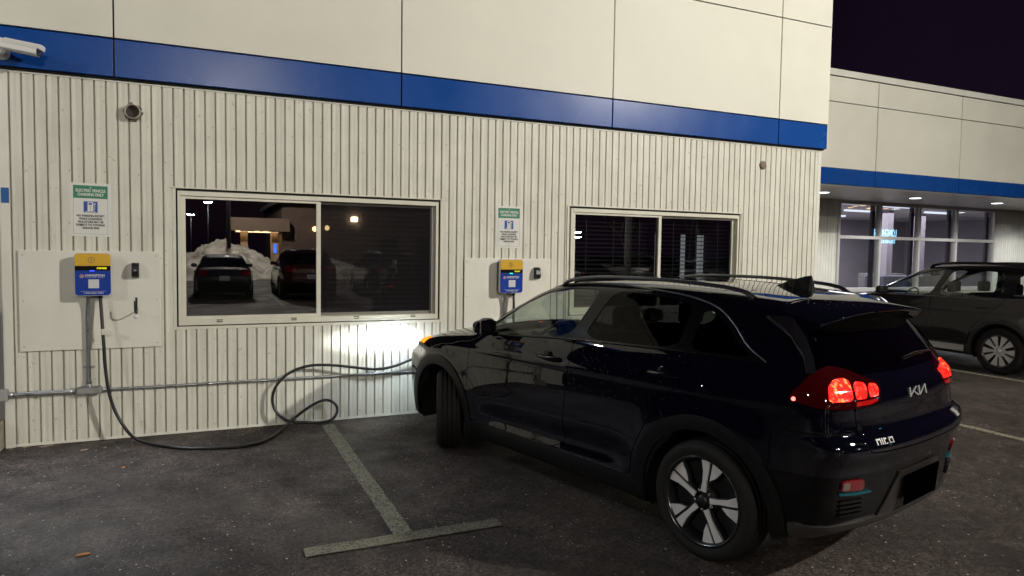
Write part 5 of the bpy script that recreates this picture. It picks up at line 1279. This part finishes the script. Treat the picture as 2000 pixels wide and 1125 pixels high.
SEDAN.update(ztop=1.48, wheel_r=.33, belt=.97, backlight=(-.52, .12), bottom=.20,
    top=[(3.85, .55), (3.72, .70), (3.55, .80), (3.2, .89), (2.6, .97), (2.45, .99), (2.3, 1.04), (1.9, 1.22), (1.6, 1.34), (1.3, 1.42), (.9, 1.455), (.5, 1.44), (.2, 1.38), (-.15, 1.23), (-.45, 1.07), (-.56, 1.03), (-.8, 1.01), (-1.0, .985), (-1.2, .93)],
    section=[(.1, .80), (.25, .85), (.4, .89), (.6, .905), (.8, .895), (.92, .87), (1.0, .83), (1.1, .775), (1.25, .70), (1.38, .63), (1.5, .55)],
    rear=[(.1, -.75), (.25, -.92), (.35, -1.0), (.5, -1.06), (.7, -1.07), (.85, -1.04), (.95, -1.0), (1.1, -.95), (1.6, -.6)],
    dlo=[(2.1, .955), (.3, 1.0), (-.45, 1.03), (-.2, 1.2), (.15, 1.32), (.5, 1.375), (.9, 1.385), (1.3, 1.36), (1.7, 1.22)],
    glass=[[(2.0, .98), (1.1, 1.0), (1.0, 1.35), (1.3, 1.335), (1.66, 1.205)], [(1.0, 1.01), (.1, 1.025), (.15, 1.29), (.5, 1.345), (.9, 1.355)], [(.02, 1.03), (-.33, 1.045), (-.16, 1.18), (.04, 1.25)]],
    doors=[[(2.27, .36), (2.27, .85), (2.15, .97), (1.10, 1.05), (1.08, .9), (1.12, .36)], [(1.12, .36), (1.08, .9), (1.06, 1.05), (0, 1.07), (.16, .85), (.42, .60), (.47, .36)]],
    rear_glass=[(-.1, 3), (.1, 3), (0, 3.1)], tailgate=[(.50, .62), (.52, .80), (.60, .97), (.58, 1.1)], tg_bot=.62, tail=[(.48, .78), (.48, .92), (.8, .95), (1.0, .93), (1.0, .86), (.8, .78)],
    windshield=(2.45, 1.42), hood=(2.48, 3.6, .74, .62), head=[(3.10, .86), (3.2, .76), (3.45, .70), (3.7, .70), (3.7, .78), (3.4, .83)], fb_z=.72, sill=.33)
blackin = mat('car_inner_black', (.004, .004, .004), .8)
def simple_car(D, name, label, loc, rz, paint, cell, glass, rims, group=None, cabin=True, cladc=None, plate=True, lit_tail=False):
    S = CarShape(D); root = thing(name, label, 'car', loc, rz, group)
    MM = dict(paint=paint, clad=cladc or mat('grey_black_plastic'), glass_f=glass, glass_r=glass, glass_b=glass, trim=mat('gloss_black_trim'),
              tail=mat('tail_lens_off', (.16, .006, .008), .08, 0, .6, 1.), head=mat('headlight_lens'), insert=mat('satin_black_bumper'), inner=blackin)
    make_car(S, D, root, cell, MM)
    wr = D['wheel_r']
    for wx in (0, D['wheelbase']):
        for sgn in (1, -1): make_wheel('wheel', root, (wx, sgn * .80, wr + .004), wr + .004, rims.get('r', .232), .225, rims, sgn, n=40, spin=R(90 if wx else 54))
    MB().box((-.5, -.66, .21), (3.1, .66, .27)).build('underbody', blackin, root)
    z0 = D['belt']
    for sgn in (1, -1):
        MB().box((1.86, sgn * .93 - .10, z0 + .01), (1.99, sgn * .93 + .10, z0 + .14), .04).build('door_mirror', paint, root)
        for hx in (1.28, .25):
            q = S.side_point(np.array([hx - .1, hx, hx + .1]), np.full(3, z0 - .10), sgn)
            MB().tube([q[0] + (0, sgn * .004, 0), q[1] + (0, sgn * .035, 0), q[2] + (0, sgn * .004, 0)], .013, 6).build('door_handle', paint, root)
    if cabin:
        fab = mat('seat_cloth')
        for x0, cy, w in ((1.25, .38, .50), (1.25, -.38, .50), (.30, 0, 1.25)):
            e = bpy.data.objects.new('seat', None); COL.objects.link(e); e.parent = root; e.location = (x0, cy, z0 - 1.06)
            MB().box((-.05, -w / 2, .42), (.50, w / 2, .58), .04).build('seat_cushion', fab, e)
            MB().prism([(-.06, .52), (.07, .52), (-.10, 1.02), (-.15, 1.12), (-.23, 1.12), (-.16, .70)], -w / 2, w / 2, 'y').build('seat_back', fab, e)
            for k in ((0,) if w < .7 else (-.40, .40)): MB().box((-.26, k - .12, 1.14), (-.17, k + .12, 1.31), .03).build('headrest', fab, e)
        MB().prism([(1.98, .55), (1.95, z0 - .06), (2.08, z0 - .01), (2.42, z0 - .02), (2.45, .60)], -.70, .70, 'y').build('dashboard', mat('dash_plastic'), root)
        e = bpy.data.objects.new('steering_wheel', None); COL.objects.link(e); e.parent = root; e.location = (1.80, .38, z0 - .06); e.rotation_euler = (0, R(-24), 0)
        MB().tube([(0, .185 * math.cos(a), .185 * math.sin(a)) for a in np.linspace(0, 2 * math.pi, 25)], .014, 6, False).build('steering_rim', mat('dash_plastic'), e)
        MB().box((-.01, -.17, -.02), (.015, .17, .02), .008).build('steering_spokes', mat('dash_plastic'), e)
        zt = D['ztop']; MB().box((1.60, -.12, zt - .24), (1.63, .12, zt - .17), .015).build('rear_view_mirror', mat('dash_plastic'), root)
    if plate:
        q = S.rear_point(np.array([0.]), np.array([.78 if D is not SEDAN else .70]), .008)[0]
        MB().box((-.006, -.155, -.076), (.0, .155, .076), .002).build('number_plate', mat('plate_pale', (.35, .37, .40), .5), root, tuple(q))
    return root, S
W_RIM = dict(kind='blade', rim='rim_mid', rimp=((.10, .10, .10), .3, .9), face='alloy_grey', facep=((.60, .59, .60), .36, .4), count=10, r=.236)
clear = glass_mat('wagon_glass', (.80, .84, .82), .06)
wroot, WS = simple_car(WAGON, 'station_wagon', 'dark plum station wagon parked side-on at the right edge before the showroom', (13.09, -.66, 0), R(90), mat('plum_paint', (.013, .0105, .0125), .4, 0., .1, 1., .02), .032, clear, W_RIM, cladc=mat('wagon_cladding', (.02, .019, .02), .5))
silver = mat('wagon_sill_silver', (.50, .49, .50), .35, .3)
for sgn in (1, -1):
    q = WS.side_point(np.linspace(.50, 2.26, 14), np.full(14, .335), sgn, .012); mb = MB(); v = []
    for p in q: v += [(p[0], p[1] - sgn * .03, .275), (p[0], p[1] + sgn * .006, .285), (p[0], p[1] + sgn * .008, .375), (p[0], p[1] - sgn * .02, .385)]
    mb.add(v, [(i * 4 + j, i * 4 + (j + 1) % 4, i * 4 + 4 + (j + 1) % 4, i * 4 + 4 + j) for i in range(13) for j in range(4)]).build('sill_strip', silver, wroot)
    pts = spline([(1.30, .60, 0), (1.22, .605, .05), (.9, .61, .07), (0., .595, .075), (-.55, .57, .06), (-.68, .56, 0)], 6); tp = WS.top_point(pts[:, 0], sgn * pts[:, 1]); tp[:, 2] += pts[:, 2]
    v = []
    for p in tp: v += [(p[0], p[1] - .028, p[2] - .03), (p[0], p[1] - .018, p[2] + .012), (p[0], p[1] + .018, p[2] + .012), (p[0], p[1] + .028, p[2] - .03)]
    MB().add(v, [(i * 4 + j, i * 4 + (j + 1) % 4, i * 4 + 4 + (j + 1) % 4, i * 4 + 4 + j) for i in range(len(tp) - 1) for j in range(4)], True).build('roof_rail', mat('gloss_black_trim'), wroot)
    ch = spline([(2.12, 1.075), (1.1, 1.092), (.2, 1.107), (-.74, 1.142)], 6); MB().tube(WS.side_point(ch[:, 0], ch[:, 1], sgn, .003), .006, 6).build('belt_chrome', mat('satin_aluminium'), wroot)
st = MB().box((.62, -.64, 1.14), (.90, -.63, 1.46)).build('window_sticker', mat('sticker_paper', (.5, .5, .48), .7), wroot)

tint = glass_mat('lot_car_glass', (.10, .11, .12), .10)
ROW = 'cars parked across the lot, seen mirrored in the windows'
def rowcar(D, nm, label, x, y, pm, cell=.055):
    return simple_car(D, nm, label, (x, y, 0), R(-90), pm, cell, tint, W_RIM, ROW, cabin=False)[0]
pb = mat('lot_paint_blue_black', (.03, .033, .045), .25, .3, .5, 1.); pr_ = mat('lot_paint_maroon', (.050, .016, .020), .25, .3, .5, 1.); pw = mat('lot_paint_white', (.55, .55, .54), .3, 0, .5, 1.); pg = mat('lot_paint_grey', (.12, .125, .13), .3, .5, .5, 1.)
sd = rowcar(SEDAN, 'parked_sedan', 'dark blue sedan seen from behind, mirrored in the wide left window', 2.15, -18.2, pb)
sv = rowcar(SUV, 'parked_suv', 'maroon black utility vehicle mirrored beside the dark sedan in the left window', 4.75, -17.3, pr_)
def recopy(src, label, x, y, pm, old):
    c = copy_tree(src); c.location = (x, y, 0); c['label'] = label
    for o in c.children:
        if o.type == 'MESH' and o.data.materials and o.data.materials[0] == old:
            o.data = o.data.copy(); o.data.materials[0] = pm
    return c
recopy(sv, 'white utility vehicle mirrored lowest in the window above the crossover, at its left edge', 13.1, -17.4, pw, pr_)
recopy(sd, 'grey sedan mirrored in the window above the crossover, right of the white vehicle', 16.2, -18.1, pg, pb)
recopy(sv, 'grey utility vehicle mirrored near the middle post of the window above the crossover', 19.2, -17.6, pg, pr_)
recopy(sd, 'white sedan mirrored at the right of the window above the crossover', 22.2, -18.0, pw, pb)
recopy(sv, 'dark utility vehicle mirrored in the screened pane of the wide left window', 7.75, -17.5, pb, pr_)
recopy(sd, 'dark sedan mirrored at the right edge of the wide left window', 10.6, -18.2, pr_, pb)
# ---------------------------------------------------------------- across the lot (mirrored in the glass)
rnd = random.Random(11)
def heap(label, cx, cy, rx, ry, h, seed, lean=0.):
    r = np.random.RandomState(seed); n = 90; m = 44
    ph = r.rand(16, 4) * 6.28; v = []
    for j in range(m):
        for i in range(n):
            a = 2 * math.pi * i / n; q = j / (m - 1)
            rr = q * (1 + .10 * math.sin(3 * a + ph[0, 0]) + .06 * math.sin(7 * a + ph[0, 1]))
            x_, y_ = rr * rx * math.cos(a), rr * ry * math.sin(a)
            z_ = h * max(0, 1 - q ** 1.25) * (1 - .25 * math.cos(a - lean) * q)
            for k in range(1, 13):
                s_ = .35 * k ** 1.35; z_ += .20 * h * (1 - q) ** .5 * q ** .3 / k * math.sin(s_ * 4.2 * x_ / 1.5 + ph[k, 0]) * math.cos(s_ * 3.7 * y_ / 1.5 + ph[k, 1])
            z_ += r.uniform(-.03, .03) * (1 - q); v.append((x_, y_, max(z_, -.05) if j < m - 1 else -.05))
    f = [(j * n + i, j * n + (i + 1) % n, (j + 1) * n + (i + 1) % n, (j + 1) * n + i) for j in range(m - 1) for i in range(n)]
    o = MB().add(v, f, False).build('snow_pile', mat('dirty_snow', (.50, .46, .40), .8, noise=(1.6, .55, .05), bump=(6, .8, 6)), None, (cx, cy, 0)); return tag(o, label, 'snow pile', 'ploughed snow piles')
heap('tall dirty snow pile mirrored behind the dark sedan', 2.6, -33.2, 3.5, 2.6, 2.15, 3); heap('low dirty snow bank mirrored between the sedan and the canopy', 7.2, -33.5, 4.0, 2.0, 1.25, 5, 1.)
galp = mat('lamp_pole_grey', (.10, .095, .10), .45, .6)
def lot_lamp(x, y, h, label, aims, energy, col=(1., .945, .845), head=True, r=.10, size=.45, lens=30., lit=True):
    t = thing('lot_lamp', label, 'street lamp', (x, y, 0), 0, 'lamp posts round the lot')
    MB().lathe([(.30, 0), (.30, .75), (.27, .80), (0, .80)], 'z', 20).build('concrete_base', MATS['concrete'], t)
    MB().lathe([(r * 1.15, .8), (r * .8, h), (0, h + .02)], 'z', 16).build('pole', galp, t)
    for k, (tx, ty, tz) in enumerate(aims):
        d = Vector((tx - x, ty - y, 0)).normalized(); c = Vector((d.x * .75, d.y * .75, h - .05))
        MB().tube([(0, 0, h - .12), (d.x * .45, d.y * .45, h - .06)], .035, 8).build('arm', galp, t)
        e = bpy.data.objects.new('lamp_head', None); COL.objects.link(e); e.parent = t; e.location = c; e.rotation_euler = (0, R(-12), math.atan2(d.y, d.x))
        MB().box((-.36, -.18, -.02), (.36, .18, .08), .02).build('head_shell', galp, e)
        MB().box((-.30, -.14, -.035), (.30, .14, -.021)).build('head_lens', emis('lamp_lens_%g' % lens, col, lens), e)
        if lit:
            l_ = bpy.data.lights.new('lot_lamp_light', 'AREA'); l_.shape = 'DISK'; l_.size = size; l_.energy = energy; l_.color = col
            o = bpy.data.objects.new('lamp_light', l_); COL.objects.link(o); o.parent = t
            p = c + Vector((0, 0, -.08)); o.location = p
            o.rotation_euler = (Vector((tx - x, ty - y, tz)) - p).to_track_quat('-Z', 'Y').to_euler()
    return t
LAMP_A = lot_lamp(13.9, -11.7, 8.0, 'tall grey lamp post mirrored in the window above the crossover', [(4.5, 0, 0.)], 2750)
LAMP_B = lot_lamp(2.75, -32.6, 9.2, 'curved grey lamp post rising from the snow pile in the left window', [(4.0, 0, 1.5), (4.0, -40, 0)], 2450)  # second head is added, turned away to light the snow pile
FILL_LAMP = lot_lamp(-13.5, -13.5, 8.0, 'added fill lamp post, out of view to the left of the lot', [(1.5, 0, .8)], 950)  # unseen lamp added to fill in light from the left
far = (1., .97, .9)
for x, y, h, lab in ((2.1, -96.9, 7.8, 'far lamp cluster mirrored highest in the left window'), (-.3, -114., 6.7, 'far lamp cluster mirrored at the left edge of the left window'), (50.6, -80.7, 4.6, 'far lamp mirrored at the left of the window above the crossover'), (52.5, -84, 4.0, 'smaller far lamp mirrored beside the other in the right window'), (38, -38, 7.5, 'distant lamp post added for glints, behind the camera to the right, nearest'), (55, -30, 8., 'distant lamp post added for glints, behind the camera far to the right'), (30, -62, 8., 'distant lamp post added for glints, behind the camera, right of the bank'), (70, -58, 8., 'distant lamp post added for glints, behind the camera beyond the others')):  # last four posts are added, to glint in the crossover's paint
    t = lot_lamp(x, y, h, lab, [(x - 1.0, y + 2.2, 0), (x, y + 2, 0), (x + 1.0, y + 2.2, 0)], 0, (.85, .93, 1.), True, .09, .3, 160., False)
# bank with drive-through canopy
bk = thing('brick_bank', 'brown building with a lit drive-through canopy, mirrored in the left window', 'building', (0, 0, 0))
brn = mat('brown_brick', (.085, .055, .042), .85, noise=(3, .25, .05)); lit_w = emis('warm_lamp', (1, .70, .32), 7.)
MB().box((6.2, -54, 0), (27, -40, 4.6)).build('wall', brn, bk); MB().box((5.9, -54.3, 4.6), (27.3, -39.6, 4.95)).build('roof_edge', mat('roof_edge', (.16, .15, .15), .6), bk)
MB().box((2.9, -45, 2.75), (6.6, -39.4, 3.55)).build('canopy', mat('canopy_brown', (.14, .095, .07), .7), bk)
for cx_ in (3.9, 5.75): MB().box((cx_ - .22, -40.6, 0), (cx_ + .22, -40.1, 2.75)).build('column', mat('column_tan', (.30, .20, .12), .7), bk)
for cx_, cy_ in ((3.5, -39.9), (4.7, -40.4), (5.2, -40.2)): MB().lathe([(0, 2.735), (.16, 2.735), (.17, 2.75)], 'z', 14, (cx_, cy_, 0)).build('canopy_light', lit_w, bk)
l_ = bpy.data.lights.new('canopy_light', 'AREA'); l_.size = 2.5; l_.energy = 160; l_.color = (1, .72, .40); o = bpy.data.objects.new('canopy_glow', l_); COL.objects.link(o); o.parent = bk; o.location = (4.7, -41, 2.7)
MB().box((5.66, -40.09, 1.35), (5.86, -40.05, 1.95)).build('atm_sign', emis('atm_blue', (.08, .2, 1.), 3.), bk)
for cx_, zz in ((8.2, 3.0), (9.0, 3.1)):
    MB().lathe([(0, 0), (.13, .08), (.15, .25), (.06, .34), (0, .36)], 'z', 12, (cx_, -39.85, zz - .2)).build('sconce', lit_w, bk)
MB().box((10.6, -39.99, 3.55), (11.0, -39.75, 3.85), .02).build('wall_pack', emis('wall_pack_lens', (1., .93, .62), 70.), bk)
for wx in (12.5, 15.2, 18.0, 20.8): MB().box((wx, -39.99, 1.0), (wx + 1.3, -39.95, 2.5)).build('dark_window', mat('dark_glass', (.01, .01, .012), .08), bk)
# restaurant sign far across the road
sg = thing('lit_sign', 'distant blue lit restaurant lettering mirrored in the showroom panes', 'sign', (73.4, -37.0, 4.0), R(180))
for s_, sz, zz, w_ in (('LONGHORN', 1.2, .42, 3.7), ('STEAKHOUSE', .6, -.55, 3.3)):
    me = text_mesh(s_, sz, .03); xs = [v.co.x for v in me.vertices]; k = w_ / (max(xs) - min(xs))
    for v in me.vertices: v.co = Vector((v.co.x * k, -v.co.z, v.co.y))
    link('lettering', me, emis('neon_blue', (.25, .68, 1.), 5.), sg, (0, 0, zz))
MB().box((-2.2, .08, -1.1), (2.2, .16, 1.2)).build('sign_board', mat('sign_board_dark', (.01, .01, .012), .7), sg)
MB().tube([(0, .2, -4.0), (0, .2, -1.0)], .12, 8).build('sign_pole', galp, sg)
# bare tree
def bare_tree(x, y, h, seed, label):
    r = random.Random(seed); t = thing('bare_tree', label, 'tree', (x, y, 0)); tr = MB(); cr = MB()
    def br(p, d, L_, rad, lev):
        pts = [p]; q = p; dd = d
        for k in range(4):
            dd = (dd + Vector((r.uniform(-.16, .16), r.uniform(-.16, .16), r.uniform(-.02, .14)))).normalized(); q = q + dd * L_ / 4; pts.append(q)
        (tr if lev == 0 else cr).tube(pts, [rad * (1 - .13 * i) for i in range(5)], 6 if lev < 2 else 4)
        if lev < 4:
            for k in range(5 if lev == 0 else 3):
                i = r.choice((2, 3, 4)); a = r.uniform(0, 6.28); sp_ = r.uniform(.5, .95)
                nd = (dd + Vector((math.cos(a) * sp_, math.sin(a) * sp_, r.uniform(-.1, .5)))).normalized(); br(pts[i], nd, L_ * r.uniform(.55, .8), rad * .5, lev + 1)
    br(Vector((0, 0, 0)), Vector((0, 0, 1)), h * .42, .16, 0)
    bark = mat('bark', (.10, .085, .07), .9); tr.build('trunk', bark, t); tag(cr.build('crown', bark, t), kind='stuff')
bare_tree(21.5, -22.6, 6.2, 7, 'leafless tree mirrored over the middle post of the window above the crossover')
bare_tree(27, -25, 6.8, 8, 'leafless tree mirrored in the right pane of the window above the crossover')
# ---------------------------------------------------------------- wall light just past the left corner
t = thing('wall_light', 'bright white wall light just outside the left edge on the blue band', 'light', (-.42, -.09, 3.42))
MB().box((-.14, -.10, -.09), (.14, 0, .11), .02).build('housing', galp, t)
MB().box((-.12, -.16, -.10), (.12, -.02, -.092)).build('lens', emis('wall_light_lens', (.80, .90, 1.), 25.), t)
l_ = bpy.data.lights.new('wall_light', 'SPOT'); l_.energy = 420; l_.spot_size = R(85); l_.spot_blend = .6; l_.color = (.78, .88, 1.); l_.shadow_soft_size = .06
o = bpy.data.objects.new('wall_light_lamp', l_); COL.objects.link(o); o.parent = t; o.location = (0, -.12, -.13); o.rotation_euler = Vector((.35, -.80, -1)).to_track_quat('-Z', 'Y').to_euler()
